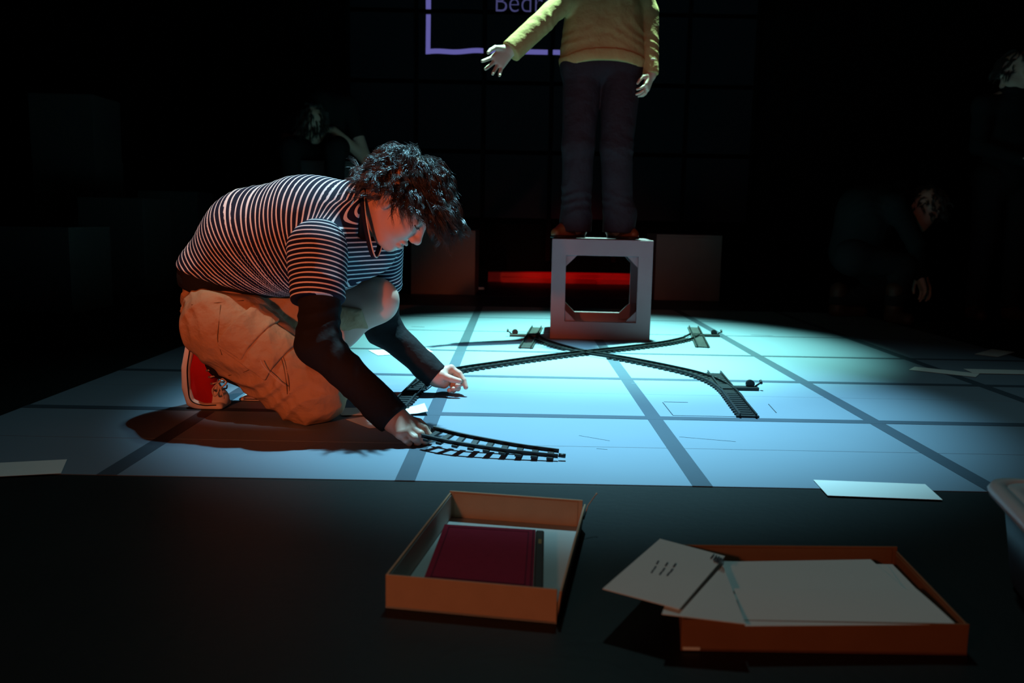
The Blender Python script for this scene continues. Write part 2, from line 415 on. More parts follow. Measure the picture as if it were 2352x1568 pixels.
def open_cube(loc, rz, label):
    s = .455; th = .016
    t = empty('stage_cube', loc, rz); tag(t, label, 'cube', 'wooden stage cubes')
    hole_frame('front_frame', s, .325, th, 0, 0, 'cube', t, (.325, .300))
    hole_frame('rear_frame', s, .325, th, 0, s-th, 'cube', t, (.325, .300))
    link('top_board', box_me('top_board', (-s/2, th+.0005, s-th), (s/2, s-th-.0005, s), .0015), 'cube', t)
    link('bottom_board', box_me('bottom_board', (-s/2, th+.0005, 0), (s/2, s-th-.0005, th), .0015), 'cube', t)
    for sx in (-1, 1):
        x = sx*(s/2-th/2)
        link('side_board', box_me('side_board', (x-th/2, th+.0005, th+.0005), (x+th/2, s-th-.0005, s-th-.0005), .0015), 'cube', t)
    z0 = (s-.300)/2+.004; z1 = z0+.300; q = .05; e = .03
    for yy in (th+.001, s-2*th-.001):
        for sx in (-1, 1):
            for zz, dz in ((z0, 1), (z1, -1)):
                x = sx*.1625
                tri = [(x+sx*e, zz-dz*e), (x-sx*q, zz-dz*e), (x-sx*q, zz), (x, zz+dz*q), (x+sx*e, zz+dz*q)]
                V = [(px, yy, pz) for px, pz in tri]+[(px, yy+th, pz) for px, pz in tri]; n = 5
                Fc = [tuple(range(n)), tuple(range(n, 2*n))[::-1]]+[(i, n+i, n+(i+1) % n, (i+1) % n) for i in range(n)]
                me = pymesh('corner_gusset', V, Fc); bm = bmesh.new(); bm.from_mesh(me); bmesh.ops.recalc_face_normals(bm, faces=bm.faces[:]); bm.to_mesh(me); bm.free()
                link('corner_gusset', me, 'cube', t)
    return t
c0 = fl(1263, 777); c1 = fl(1492, 783)
cubeo = open_cube(tuple((c0+c1)/2), math.atan2(c1[1]-c0[1], c1[0]-c0[0]), 'pale painted open stage cube with square hole under the standing person')
def closed_cube(loc, rz, label, s=.455, hgt=None, m='dcube'):
    hgt = hgt or s; th = .016
    t = empty('stage_cube', loc, rz); tag(t, label, 'cube', 'wooden stage cubes')
    link('front_board', box_me('front_board', (-s/2, 0, 0), (s/2, th, hgt-th-.0005), .0015), m, t)
    link('rear_board', box_me('rear_board', (-s/2, s-th, 0), (s/2, s, hgt-th-.0005), .0015), m, t)
    for sx in (-1, 1):
        x = sx*(s/2-th/2)
        link('side_board', box_me('side_board', (x-th/2, th+.0005, 0), (x+th/2, s-th-.0005, hgt-th-.0005), .0015), m, t)
    link('top_board', box_me('top_board', (-s/2, 0, hgt-th), (s/2, s, hgt), .0015), m, t)
    return t
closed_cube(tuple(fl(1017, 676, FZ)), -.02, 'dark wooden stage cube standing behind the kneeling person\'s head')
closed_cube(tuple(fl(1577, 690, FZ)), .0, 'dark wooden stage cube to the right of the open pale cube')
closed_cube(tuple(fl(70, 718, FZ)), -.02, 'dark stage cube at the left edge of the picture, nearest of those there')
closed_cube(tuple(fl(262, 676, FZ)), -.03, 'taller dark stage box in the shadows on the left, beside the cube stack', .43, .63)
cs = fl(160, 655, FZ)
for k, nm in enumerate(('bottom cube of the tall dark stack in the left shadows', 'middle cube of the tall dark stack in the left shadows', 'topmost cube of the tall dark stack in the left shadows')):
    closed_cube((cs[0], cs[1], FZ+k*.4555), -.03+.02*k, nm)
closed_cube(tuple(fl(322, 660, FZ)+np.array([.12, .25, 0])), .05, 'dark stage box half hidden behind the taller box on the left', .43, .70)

# ------------------------------------------------------------------ loose papers
def sheet(corners, label, z=.001, m='paper', curl=None, par=None, name='paper_sheet', cat='paper', group='loose sheets on the stage', thick=.0006, zs=None, nu=8, nv=6):
    c = [fl(x, y, (zs[i] if zs else z)) for i, (x, y) in enumerate(corners)]
    org = sum(c)/4; V = []
    for s in (0, 1):
        for j in range(nv+1):
            for i in range(nu+1):
                u, v = i/nu, j/nv
                p = c[0]*(1-u)*(1-v)+c[1]*u*(1-v)+c[2]*u*v+c[3]*(1-u)*v
                dz = 0 if curl is None else curl(u, v)
                V.append(p-org+np.array([0, 0, dz+(thick if s else 0)]))
    n = (nu+1)*(nv+1); Fc = []
    for j in range(nv):
        for i in range(nu):
            a = j*(nu+1)+i; q = (a, a+1, a+nu+2, a+nu+1); Fc += [q, tuple(n+k for k in q[::-1])]
    ring = [i for i in range(nu+1)]+[(j+1)*(nu+1)-1 for j in range(1, nv+1)]+[nv*(nu+1)+i for i in range(nu-1, -1, -1)]+[j*(nu+1) for j in range(nv-1, 0, -1)]
    for a, b in zip(ring, ring[1:]+ring[:1]): Fc.append((a, n+a, n+b, b))
    me = pymesh(name, V, Fc); bm = bmesh.new(); bm.from_mesh(me); bmesh.ops.recalc_face_normals(bm, faces=bm.faces[:]); bm.to_mesh(me); bm.free()
    o = link(name, me, m, par); o.location = org
    if par is None: tag(o, label, cat, group)
    return o
sheet([(-60, 1066), (154, 1055), (140, 1087), (-70, 1098)], 'white sheet lying across the front left edge of the grid floor', .0015)
sheet([(1868, 1102), (2125, 1112), (2165, 1148), (1901, 1138)], 'white sheet lying across the front right edge of the grid floor', .0015)
sheet([(2238, 813), (2278, 801.5), (2332, 808.5), (2292, 819.5)], 'diamond-shaped looking white sheet turned askew near the right edge of the grid floor', .0015)
sheet([(2088, 849), (2101, 842), (2250, 858), (2241, 866)], 'white sheet on a tape line, left one of the two overlapping at right', .0015)
sheet([(2213, 847), (2400, 851), (2425, 861), (2236, 857)], 'white sheet cut by the right picture edge, overlapping its neighbour', .0022)
sheet([(846, 804), (977, 799), (995, 808), (868, 816)], 'white sheet lying behind the kneeling person\'s far arm', .0015)
sheet([(770, 937), (975, 935), (983, 953), (785, 956)], 'curled sheet in reddish shadow behind the near hand', .0015, curl=lambda u, v: .012*max(0, u-.75)*4*max(0, u-.75)*4*(1-v*.4)+.003*v)
sheet([(795, 963), (880, 951), (935, 977), (848, 983)], 'white sheet corner poking out under the near forearm by the knee', .0015)
sheet([(500, 872), (526, 866), (540, 873), (515, 879)], 'small scrap of white paper behind the red shoe', .0015)

# ------------------------------------------------------------------ toy railway
TIE_P = .0295
tie_me = box_me('tie', (-.032, -.0062, .0), (.032, .0062, .0055), .001)
spike_me = None
def track_parts(par, pts, org, gauge=.0225, tilt=None, z0=0., tie_me=tie_me, ties=True, rails=(-1, 1), pitch=TIE_P):
    """pts: dense (n,3) centreline"""
    pts = np.asarray(pts, float); d = np.gradient(pts, axis=0); d /= np.linalg.norm(d, axis=1)[:, None]
    up = np.tile(np.array([0, 0, 1.]), (len(pts), 1))
    if tilt is not None: up = up+tilt
    side = np.cross(d, up); side /= np.linalg.norm(side, axis=1)[:, None]; up = np.cross(side, d)
    prof = [(-.0028, .0045), (.0028, .0045), (.0028, .0065), (.0012, .0075), (.0012, .0105), (.0022, .0112), (.0022, .0135), (-.0022, .0135), (-.0022, .0112), (-.0012, .0105), (-.0012, .0075), (-.0028, .0065)]
    for s in rails:
        V, Fc = [], []; n = len(prof)
        for i in range(len(pts)):
            c = pts[i]+side[i]*gauge*s-org
            V += [c+side[i]*a+up[i]*(b+z0) for a, b in prof]
        for i in range(len(pts)-1):
            Fc += [(i*n+k, i*n+(k+1) % n, (i+1)*n+(k+1) % n, (i+1)*n+k) for k in range(n)]
        Fc += [tuple(range(n))[::-1], tuple(range((len(pts)-1)*n, len(pts)*n))]
        me = pymesh('rail', V, Fc); bm = bmesh.new(); bm.from_mesh(me); bmesh.ops.recalc_face_normals(bm, faces=bm.faces[:]); bm.to_mesh(me); bm.free()
        link('rail', me, 'track', par)
    if ties:
        L = np.concatenate([[0], np.cumsum(np.linalg.norm(np.diff(pts, axis=0), axis=1))])
        n = max(2, int(L[-1]/pitch)); ss = (np.arange(n)+.5)*L[-1]/n
        for s in ss:
            i = min(len(pts)-1, int(np.searchsorted(L, s)))
            c = np.array([np.interp(s, L, pts[:, k]) for k in range(3)])-org+up[i]*z0
            o = link('tie', tie_me, None, par)
            R = Matrix((side[i], d[i], up[i])).transposed(); o.matrix_basis = Matrix.Translation(c) @ R.to_4x4()
tie_me.materials.append(M['track'])
def floor_path(pxs, n=10): return catmull([fl(x, y, .004) for x, y in pxs], n)*np.array([1, 1, 0])
def track_thing(label, pts, **k):
    org = np.array([pts[len(pts)//2][0], pts[len(pts)//2][1], .0012]); t = empty('toy_railway_track', org)
    tag(t, label, 'toy track', 'toy railway pieces'); pts = np.asarray(pts)+np.array([0, 0, .0012])
    track_parts(t, pts, org, **k); return t
def arm_of(pts, f0, f1): i0, i1 = int(len(pts)*f0), int(len(pts)*f1); return pts[i0:i1+1]
lineA = floor_path([(962, 893), (1000, 868), (1060, 851), (1150, 837), (1250, 823), (1345, 811.5), (1450, 800), (1530, 789.5), (1578, 779), (1597, 770)], 10)
lineB = floor_path([(1222, 770), (1238, 781), (1285, 797), (1345, 811.5), (1440, 827), (1530, 845), (1600, 862), (1650, 883), (1680, 907), (1693, 925)], 10)
X_ = fl(1345, 811.5, .004)
iA = int(np.argmin(np.linalg.norm(lineA[:, :2]-X_[:2], axis=1))); iB = int(np.argmin(np.linalg.norm(lineB[:, :2]-X_[:2], axis=1)))
xo = np.array([X_[0], X_[1], .0012]); xt = empty('toy_railway_crossing', xo)
tag(xt, 'black X-shaped crossing piece of toy railway in front of the open cube', 'toy track', 'toy railway pieces')
off = np.array([0, 0, .0012])
track_parts(xt, lineA[iA-9:iA+10]+off, xo); track_parts(xt, lineB[iB-9:iB+10]+off, xo, ties=False)
LB = lineB[iB-9:iB+10]+off
track_parts(xt, np.array([LB[0], LB[0]*.65+LB[9]*.35]), xo, rails=()); track_parts(xt, np.array([LB[9]*.35+LB[18]*.65, LB[18]]), xo, rails=())
track_thing('curved black toy track running from the crossing to the kneeling person\'s far hand', lineA[14:iA-8])
track_thing('curved black toy track running from the crossing to the far right switch', lineA[iA+9:-8])
track_thing('short curved black toy track between the crossing and the switch left of the cube', lineB[8:iB-8])
track_thing('curved black toy track running from the crossing to the near right switch', lineB[iB+9:-12])
def switch(p_top, p_bot, label, side, branch=None, frac=.45):
    a = fl(*p_top, .004)*np.array([1, 1, 0]); b = fl(*p_bot, .004)*np.array([1, 1, 0])
    pts = np.array([a+(b-a)*t for t in np.linspace(0, 1, 14)]); org = (a+b)/2+off
    t = empty('toy_railway_switch', org); tag(t, label, 'toy track', 'toy railway switches')
    track_parts(t, pts+off, org)
    if branch is not None:
        track_parts(t, np.asarray(branch)+off, org, ties=False, z0=.001)
    m = a+(b-a)*frac-org+off; sx = side
    link('switch_plate', box_me('switch_plate', (m[0]-.022, m[1]-.035, .006), (m[0]+.022, m[1]+.035, .0105), .001), 'track', t)
    link('lever_base', box_me('lever_base', (min(m[0]+sx*.028, m[0]+sx*.105), m[1]-.016, 0), (max(m[0]+sx*.028, m[0]+sx*.105), m[1]+.016, .010), .001), 'track', t)
    dsk = bmesh.new(); bmesh.ops.create_cone(dsk, cap_ends=True, segments=16, radius1=.014, radius2=.014, depth=.012)
    me = bpy.data.meshes.new('lever_motor'); dsk.to_mesh(me); dsk.free()
    o = link('lever_motor', me, 'track', t); o.location = (m[0]+sx*.08, m[1]+.004, .018); o.rotation_euler = (math.pi/2, 0, 0)
    link('lever', tube_me('lever', [(m[0]+sx*.095, m[1], .010), (m[0]+sx*.108, m[1], .020), (m[0]+sx*.116, m[1], .026)], .003), 'track', t)
    link('target_knob', tube_me('target_knob', [(m[0]+sx*.114, m[1]-.006, .022), (m[0]+sx*.114, m[1]+.006, .030)], .0045), 'track', t)
    return t
switch((1233, 752), (1207, 799), 'black toy track switch just left of the open cube', -1, lineB[:10])
switch((1593, 752), (1614, 797), 'black toy track switch at the far right of the X tracks', 1, lineA[-10:])
switch((1640, 857), (1719, 958), 'large black toy track switch nearest the camera on the right', 1, lineB[-14:], .40)
switch((985, 862), (912, 938), 'black toy track switch half hidden under the kneeling person\'s arms', 1, lineA[:16], .18)
# the piece held in the near hand
hp = [(983, 993, .034), (1040, 1007, .030), (1110, 1020, .023), (1190, 1033, .015), (1282, 1044, .008)]
hc = catmull([fl(x, y, z) for x, y, z in hp], 8)
horg = np.array([hc[-1][0], hc[-1][1], 0]); ht = empty('toy_railway_track', horg)
tag(ht, 'curved black toy track lifted at one end by the near hand', 'toy track', 'toy railway pieces')
tl = np.linspace(1, 0, len(hc))[:, None]*np.array([[0, -.28, 0]])
tie_big = box_me('tie', (-.032, -.0075, .0), (.032, .0075, .0065), .001); tie_big.materials.append(M['track'])
track_parts(ht, hc-np.array([0, 0, .006]), horg, tilt=tl, tie_me=tie_big, pitch=.0335)
e0 = hc[-1]-horg; dd = unit(hc[-1]-hc[-2])
link('joiner', tube_me('joiner', [e0+np.array([.0, -.018, .004]), e0+dd*.016+np.array([.0, -.018, .004])], .005), 'track', ht)

# ------------------------------------------------------------------ boxes in front
def wall_quad(name, p0, p1, z0, z1, th, m, par, org, lean=0.):
    """upright thin wall from p0 to p1"""
    p0 = np.asarray(p0[:2]); p1 = np.asarray(p1[:2]); d = unit(p1-p0); n = np.array([-d[1], d[0]])
    V = []
    for z, sh in ((z0, 0), (z1, lean)):
        for q, s in ((p0, 0), (p1, 0), (p1, th), (p0, th)):
            r = q+n*(s+sh)-org[:2]; V.append((r[0], r[1], z-org[2]))
    Fc = [(0, 3, 2, 1), (4, 5, 6, 7), (0, 1, 5, 4), (1, 2, 6, 5), (2, 3, 7, 6), (3, 0, 4, 7)]
    me = pymesh(name, V, Fc); bm = bmesh.new(); bm.from_mesh(me); bmesh.ops.recalc_face_normals(bm, faces=bm.faces[:])
    bmesh.ops.bevel(bm, geom=bm.edges[:], offset=.0006, segments=1, affect='EDGES'); bm.to_mesh(me); bm.free()
    return link(name, me, m, par)
def tray(corners, hts, label, mo, mi, leans):
    c = [np.array([x, y, FZ]) for x, y in corners]; org = sum(c)/4
    t = empty('cardboard_box', org); tag(t, label, 'box', 'open cardboard trays in front')
    n = len(c); e = .003
    link('box_floor', prism_me('box_floor', [p-org for p in c], .0004, .003), mi, t)
    cen = org[:2]
    names = ('front_wall', 'side_wall', 'rear_wall', 'side_wall')
    for i in range(4):
        a, b = c[i], c[(i+1) % 4]; d = unit((b-a)[:2]); s = .004 if i in (1, 3) else 0
        wall_quad(names[i], a[:2]+d*s, b[:2]-d*s, FZ+.0004, FZ+hts[i], e, mo, t, org, leans[i])
        w = wall_quad('wall_lining', a[:2]+d*.008+np.array([-d[1], d[0]])*(e+.0004), b[:2]-d*.008+np.array([-d[1], d[0]])*(e+.0004), FZ+.0035, FZ+hts[i]-.003, .0008, mi, bpy.data.objects[t.children[-1].name] if False else t, org, leans[i])
        if i == 2: w.data.materials.clear(); w.data.materials.append(M[mo])
    return t, org
t1, o1 = tray([(-.171, 1.163), (.066, 1.124), (.129, 1.500), (-.109, 1.540)], (.049, .046, .052, .049),
              'open cardboard tray holding a maroon book in the foreground', 'card', 'card_in', (0, -.006, 0, 0))
link('torn_edge', tube_me('torn_edge', [(.128-o1[0], 1.46-o1[1], .03), (.136-o1[0], 1.475-o1[1], .05), (.150-o1[0], 1.49-o1[1], .064), (.153-o1[0], 1.49-o1[1], .068)], [.0012, .001, .0009, .0016], 5), 'card', t1)
# maroon book
bl, br, fr, fl_ = [fl(x, y, .020) for x, y in ((1021, 1208), (1250, 1222), (1248, 1362), (972, 1336))]
bo = (bl+br+fr+fl_)/4; bo[2] = FZ+.0035
bk = empty('book', bo); tag(bk, 'maroon cloth-bound book with dark spine lying in the open tray', 'book')
lay = [(bl, br, fr, fl_)]
def lerpq(u, v): return (fl_*(1-u)+fr*u)*(1-v)+(bl*(1-u)+br*u)*v-bo
def quadp(u0, u1, v0, v1): return [lerpq(u0, v0), lerpq(u1, v0), lerpq(u1, v1), lerpq(u0, v1)]
link('back_cover', prism_me('back_cover', quadp(0, .99, 0, 1), .0005, .0028, .0004), 'maroon', bk)
link('page_block', prism_me('page_block', quadp(.03, .97, .015, .985), .003, .0192), 'pages', bk)
cv = link('front_cover', prism_me('front_cover', quadp(0, .915, 0, 1), .0194, .0222, .0005), 'maroon', bk)
for q in ((.05, .06, .05, .95), (.84, .85, .05, .95), (.05, .85, .05, .06), (.05, .85, .94, .95), (.885, .90, 0.01, .99)):
    link('tooled_line', prism_me('tooled_line', quadp(*q), .0223, .0227), 'maroon_dk', cv)
sp = link('spine', prism_me('spine', quadp(.918, .999, .002, .998), .0005, .0222, .002), 'spine', bk)
link('gilt_mark', prism_me('gilt_mark', quadp(.945, .975, .74, .82), .0223, .0226), 'gilt', sp)
# paper tray
t2, o2 = tray([(.222, 1.056), (.588, 1.058), (.607, 1.318), (.262, 1.308)], (.042, .040, .046, .042),
              'brown cardboard tray filled with white sheets in the right foreground', 'card2', 'card2', (0, 0, 0, 0))
link('paper_label', box_me('paper_label', (.0, -.0012, .002), (.022, -.0006, .006)), 'paper', t2).location = (.224-o2[0], 1.0555-o2[1], .0)
def psheet(px, zs, label, z=.03, **k): return sheet(px, label, z=z, zs=zs, group='sheets in the paper tray', **k)
base_z = FZ+.0035
st = empty('paper_stack', o2+np.array([0, 0, .0035])); tag(st, 'thick stack of white sheets filling the brown tray', 'paper', 'sheets in the paper tray')
for k in range(6):
    j = RNG.uniform(-.004, .004, 4)
    pl = [(.275+j[0], 1.075+j[1]), (.575+j[2], 1.078+j[1]), (.585+j[2], 1.285+j[3]), (.285+j[0], 1.285+j[3])]
    link('paper_sheet', prism_me('paper_sheet', [(x-o2[0], y-o2[1]) for x, y in pl], .0003+k*.0046, .0045+k*.0046, .0003), 'paper', st)
zt_ = base_z+.030
psheet([(1690, 1290), (2000, 1285), (2090, 1362), (1640, 1358)], None, 'upper sheet at the back of the filled brown tray', zt_)
psheet([(1640, 1300), (2038, 1298), (2075, 1350), (1680, 1352)], None, 'sheet peeking out at the right behind the others in the brown tray', zt_-.0012)
psheet([(1685, 1352), (2104, 1352), (2196, 1429), (1712, 1433)], None, 'front sheet bowing over the near wall of the brown tray', zt_+.010, curl=lambda u, v: -.003*v*v)
psheet([(1560, 1300), (1655, 1285), (1712, 1434), (1520, 1411)], [zt_+.014, zt_+.010, zt_+.014, zt_+.018], 'lower of the two askew sheets hanging over the tray\'s left side', thick=.001)
pa = psheet([(1516, 1238), (1665, 1278), (1560, 1400), (1384, 1353)], [zt_+.02, zt_+.018, zt_+.022, zt_+.024], 'topmost askew sheet with handwriting sticking out over the tray\'s left side', thick=.001)
def ink_line(p, q, w, z, par):
    a = fl(*p, z); b = fl(*q, z); d = unit(b-a); n = np.array([-d[1], d[0], 0])*w; o = np.array(par.location)
    V = [a-n-o, b-n-o, b+n-o, a+n-o]; V = V+[v+np.array([0, 0, .0004]) for v in V]
    link('handwriting', pymesh('handwriting', V, [(3, 2, 1, 0), (4, 5, 6, 7), (0, 1, 5, 4), (1, 2, 6, 5), (2, 3, 7, 6), (3, 0, 4, 7)]), 'ink', par)
for x, y, dx in ((1496, 1316, 18), (1515, 1320, 20), (1532, 1322, 22)):
    for k in range(3):
        a0, a1 = k/3, (k+.75)/3
        ink_line((x+dx*a0, y-31*a0+2*(k % 2)), (x+dx*a1, y-31*a1+2*(k % 2)), .0011, zt_+.0226, pa)
for k in range(5):
    ink_line((1632+6*k, 1282+1*k+3*(k % 2)), (1640+6*k, 1272+3*k), .0008, zt_+.0212, pa)
    ink_line((1640+5*k, 1290+2*k), (1652+2.5*k, 1279+2*k), .0008, zt_+.0212, pa)

# storage bin at the right edge
bc = fl(2262, 1150, .15); bt = empty('storage_bin', (bc[0]+.222, bc[1]-.085, FZ), -.25); tag(bt, 'blue plastic storage bin with pale rim cut by the right edge', 'bin')
def rrect(hx, hy, r, n=6):
    out = []
    for cx, cy, a0 in ((hx-r, hy-r, 0), (-hx+r, hy-r, 90), (-hx+r, -hy+r, 180), (hx-r, -hy+r, 270)):
        for k in range(n+1):
            a = math.radians(a0+90*k/n); out.append((cx+r*math.cos(a), cy+r*math.sin(a)))
    return out
def loft(name, rings, close_bottom=True):
    V, Fc = [], []; n = len(rings[0][0])
    for ring, z in rings: V += [(x, y, z) for x, y in ring]
    for i in range(len(rings)-1): Fc += [(i*n+k, i*n+(k+1) % n, (i+1)*n+(k+1) % n, (i+1)*n+k) for k in range(n)]
    if close_bottom: Fc.append(tuple(range(n))[::-1])
    return pymesh(name, V, Fc, True)
link('bin_body', loft('bin_body', [(rrect(.165, .12, .035), .0), (rrect(.172, .127, .037), .01), (rrect(.19, .145, .04), .145), (rrect(.186, .141, .04), .145), (rrect(.166, .121, .035), .012)]), 'bin', bt)
link('bin_rim', loft('bin_rim', [(rrect(.187, .142, .04), .139), (rrect(.207, .162, .048), .136), (rrect(.210, .165, .050), .146), (rrect(.205, .160, .048), .155), (rrect(.190, .145, .042), .156), (rrect(.187, .142, .04), .150)], False), 'rim', bt)
link('bin_lid', loft('bin_lid', [(rrect(.186, .141, .04), .149), (rrect(.186, .141, .04), .153), (rrect(.17, .125, .04), .1535), (rrect(.165, .12, .04), .149), (rrect(.02, .015, .01), .149)][::1], False), 'rim', bt)

# ------------------------------------------------------------------ people: shared pieces
def prims(pl):
    def f(P):
        d = None
        for a, b, r1, r2, k in pl:
            c = cap(P, a, b, r1, r2); d = c if d is None else smin(d, c, k)
        return d
    return f
def finger(pts, r0, r1, k=.004):
    n = len(pts)-1; return [(pts[i], pts[i+1], r0+(r1-r0)*i/n, r0+(r1-r0)*(i+1)/n, k if i == 0 else .002) for i in range(n)]
def simple_hand(wr, d, nrm, thumb, curl=.5, s=1.0, spread=.10):
    """wr wrist point, d finger direction, nrm back-of-hand normal, thumb side direction"""
    d, nrm = unit(d), unit(nrm); th = unit(np.asarray(thumb)-d*(np.asarray(thumb)@d)); nrm = unit(nrm-d*(nrm@d)-th*(nrm@th)); out = []
    kn = []
    for i, o in enumerate((.030, .010, -.010, -.028)):
        k = wr+s*(d*(.088-.004*abs(i-1))+th*o*.95); kn.append(k); out.append((wr+th*o*.5*s, k, .017*s, .0125*s, .016))
    ln = (.068, .076, .070, .054)
    for i in range(4):
        c = curl*(1+.12*i); p = kn[i]; pts = [p]; dd = unit(d+th*spread*(1.5-i)*.5)
        for j, fr in enumerate((.45, .31, .24)):
            a = c*(j+.6)*.62; v = unit(dd*math.cos(a)-nrm*math.sin(a)); p = p+v*ln[i]*fr*s; pts.append(p)
        out += finger(pts, .0092*s, .0068*s)
    b = wr+s*(d*.025+th*.026-nrm*.006); p1 = b+s*(d*.03+th*.026-nrm*.012); p2 = p1+s*(d*.03+th*.008-nrm*.010); p3 = p2+s*(d*.022-nrm*.006)
    out += [(b, p1, .015*s, .0105*s, .01)]+finger([p1, p2, p3], .0100*s, .0075*s)
    return out
def head_sdf(C, A):
    """A rows: forward, left, up; C centre at eye level"""
    A = np.asarray(A, np.float32)
    def f(P):
        q = (P-np.asarray(C, np.float32))@A.T; y = np.abs(q[:, 1]); s = np.stack([q[:, 0], y, q[:, 2]], 1)
        d = ell(q, (-.012, 0, .028), (.097, .076, .090))
        d = smin(d, ell(q, (.028, 0, -.035), (.062, .058, .080)), .03)
        d = smin(d, cap(s, (-.012, .055, -.055), (.045, .030, -.098), .016, .018), .03)
        d = smin(d, cap(s, (.068, 0, -.102), (.070, .012, -.100), .016, .014), .022)
        d = smin(d, ell(s, (.052, .036, -.038), (.034, .026, .030)), .02)          # cheek
        d = smin(d, cap(s, (.082, .006, .020), (.062, .048, .018), .010, .009), .014)  # brow
        d = smax(d, -ell(s, (.094, .031, -.002), (.016, .019, .013)), .012)
        d = smin(d, ell(s, (.070, .031, -.004), (.015, .017, .0135)), .004)         # lidded eye
        d = smin(d, cap(q, (.084, 0, .006), (.105, 0, -.034), .0085, .0105), .012)
        d = smin(d, ell(q, (.105, 0, -.038), (.0125, .0125, .011)), .006)
        d = smin(d, ell(s, (.098, .012, -.043), (.012, .0075, .009)), .006)
        d = smax(d, -ell(s, (.103, .006, -.051), (.007, .004, .004)), .003)
        d = smin(d, ell(q, (.086, 0, -.066), (.013, .024, .0075)), .006)
        d = smin(d, ell(q, (.083, 0, -.080), (.013, .021, .008)), .006)
        d = smax(d, -ell(s, (.097, 0, -.0725), (.012, .026, .0022)), .004)
        e = ell(s, (-.012, .076, -.010), (.018, .008, .031))
        e = smax(e, -ell(s, (-.008, .084, -.008), (.010, .006, .018)), .005)
        e = smin(e, ell(s, (-.006, .076, -.034), (.009, .006, .010)), .006)
        return smin(d, e, .006)
    return f
def strand_mesh(name, strands, radii):
    """strands (n,m,3): thin three-sided hairs in one mesh"""
    n, m, _ = strands.shape; t = np.gradient(strands, axis=1); t /= np.linalg.norm(t, axis=2, keepdims=True)+1e-9
    ref = np.array([.3, .8, .52]); a = np.cross(t, ref); a /= np.linalg.norm(a, axis=2, keepdims=True)+1e-9; b = np.cross(t, a)
    V = np.stack([strands+radii[..., None]*(math.cos(k*2.0944)*a+math.sin(k*2.0944)*b) for k in range(3)], 2)   # n,m,3,3
    base = (np.arange(n)*m*3)[:, None, None]+(np.arange(m-1)*3)[None, :, None]
    q = []
    for k in range(3):
        k2 = (k+1) % 3; q.append(np.stack([base[..., 0]+k, base[..., 0]+k2, base[..., 0]+3+k2, base[..., 0]+3+k], -1))
    return npmesh(name, V.reshape(-1, 3), np.concatenate([x.reshape(-1, 4) for x in q]))
def make_hair(C, A, nlock, nper, length, gw, wav, side_len=1.0, seed=3, part=None, hl=(.045, -.02, -.05)):
    rng = np.random.default_rng(seed); A = np.asarray(A, float); cc = np.array([-.012, 0, .028]); rad = np.array([.100, .080, .093])
    crown = unit(np.array([-.045, .01, .085])); S, RA = [], []; g_loc = A@np.array([0, 0, -1.]); m = 13; cnt = 0
    while cnt < nlock:
        v = unit(rng.normal(size=3)); p = cc+rad*v
        lim = hl[0] if v[0] > .45 else (hl[1] if v[0] > -.1 else hl[2])
        if v[0] > .2 and abs(v[1]) > .35: lim = .012
        if p[2] < lim: continue
        if abs(v[1]) > .75 and p[2] < -.005 and v[0] > -.25: continue
        cnt += 1
        nrm = unit(v/rad); fl0 = v-crown*(v@crown); fl0 = unit(fl0+1e-6)+rng.normal(size=3)*.18
        fwd = np.array([1., 0, 0]); L = length*rng.uniform(.75, 1.15)*(1.12 if v[0] > .25 and v[2] > 0 else (1.0 if v[0] > -.4 else .75))
        ph = rng.uniform(0, 6.28); ax = unit(np.cross(nrm, fl0)); wl = rng.uniform(.040, .065); am = wav*rng.uniform(.5, 1.2)
        lift = rng.uniform(.006, .027); pts = [p-nrm*.004]; d = unit(fl0*.9+nrm*.45)
        for i in range(1, m):
            tt = i/(m-1); x = pts[-1]; rel = (x-cc)/rad; nn = unit(rel/rad)
            d = unit(d*.62+(fl0-nn*(fl0@nn))*.30+g_loc*gw*(.15+tt)+fwd*.10*(v[2] > .3)+.0*nn)
            x2 = x+d*L/(m-1); r2 = np.linalg.norm((x2-cc)/rad); mn = 1+lift/.09*min(1, tt*3)
            if r2 < mn: x2 = cc+(x2-cc)*mn/r2
            pts.append(x2)
        pts = np.array(pts); tt = np.linspace(0, 1, m)[:, None]
        pts = pts+am*np.sin(ph+tt*L/wl*6.28)*ax*tt**.6+am*.6*np.cos(ph*1.3+tt*L/wl*6.28)*nrm*tt**.8
        for k in range(nper):
            o = rng.normal(size=3)*.0050; o2 = rng.normal(size=3)*.0022; fly = .010*rng.random()**6
            w = (1-tt)*o+tt*o2*(.6+1.2*tt)+tt**2*rng.normal(size=3)*fly
            cut = rng.uniform(.8, 1.0); s = pts+w; s = np.stack([np.interp(np.linspace(0, cut, m), np.linspace(0, 1, m), s[:, j]) for j in range(3)], 1)
            S.append(s); RA.append(.00062*(1-.75*np.linspace(0, 1, m)**2))
    S = np.array(S); RA = np.array(RA)
    return np.asarray(C)+S@A, RA

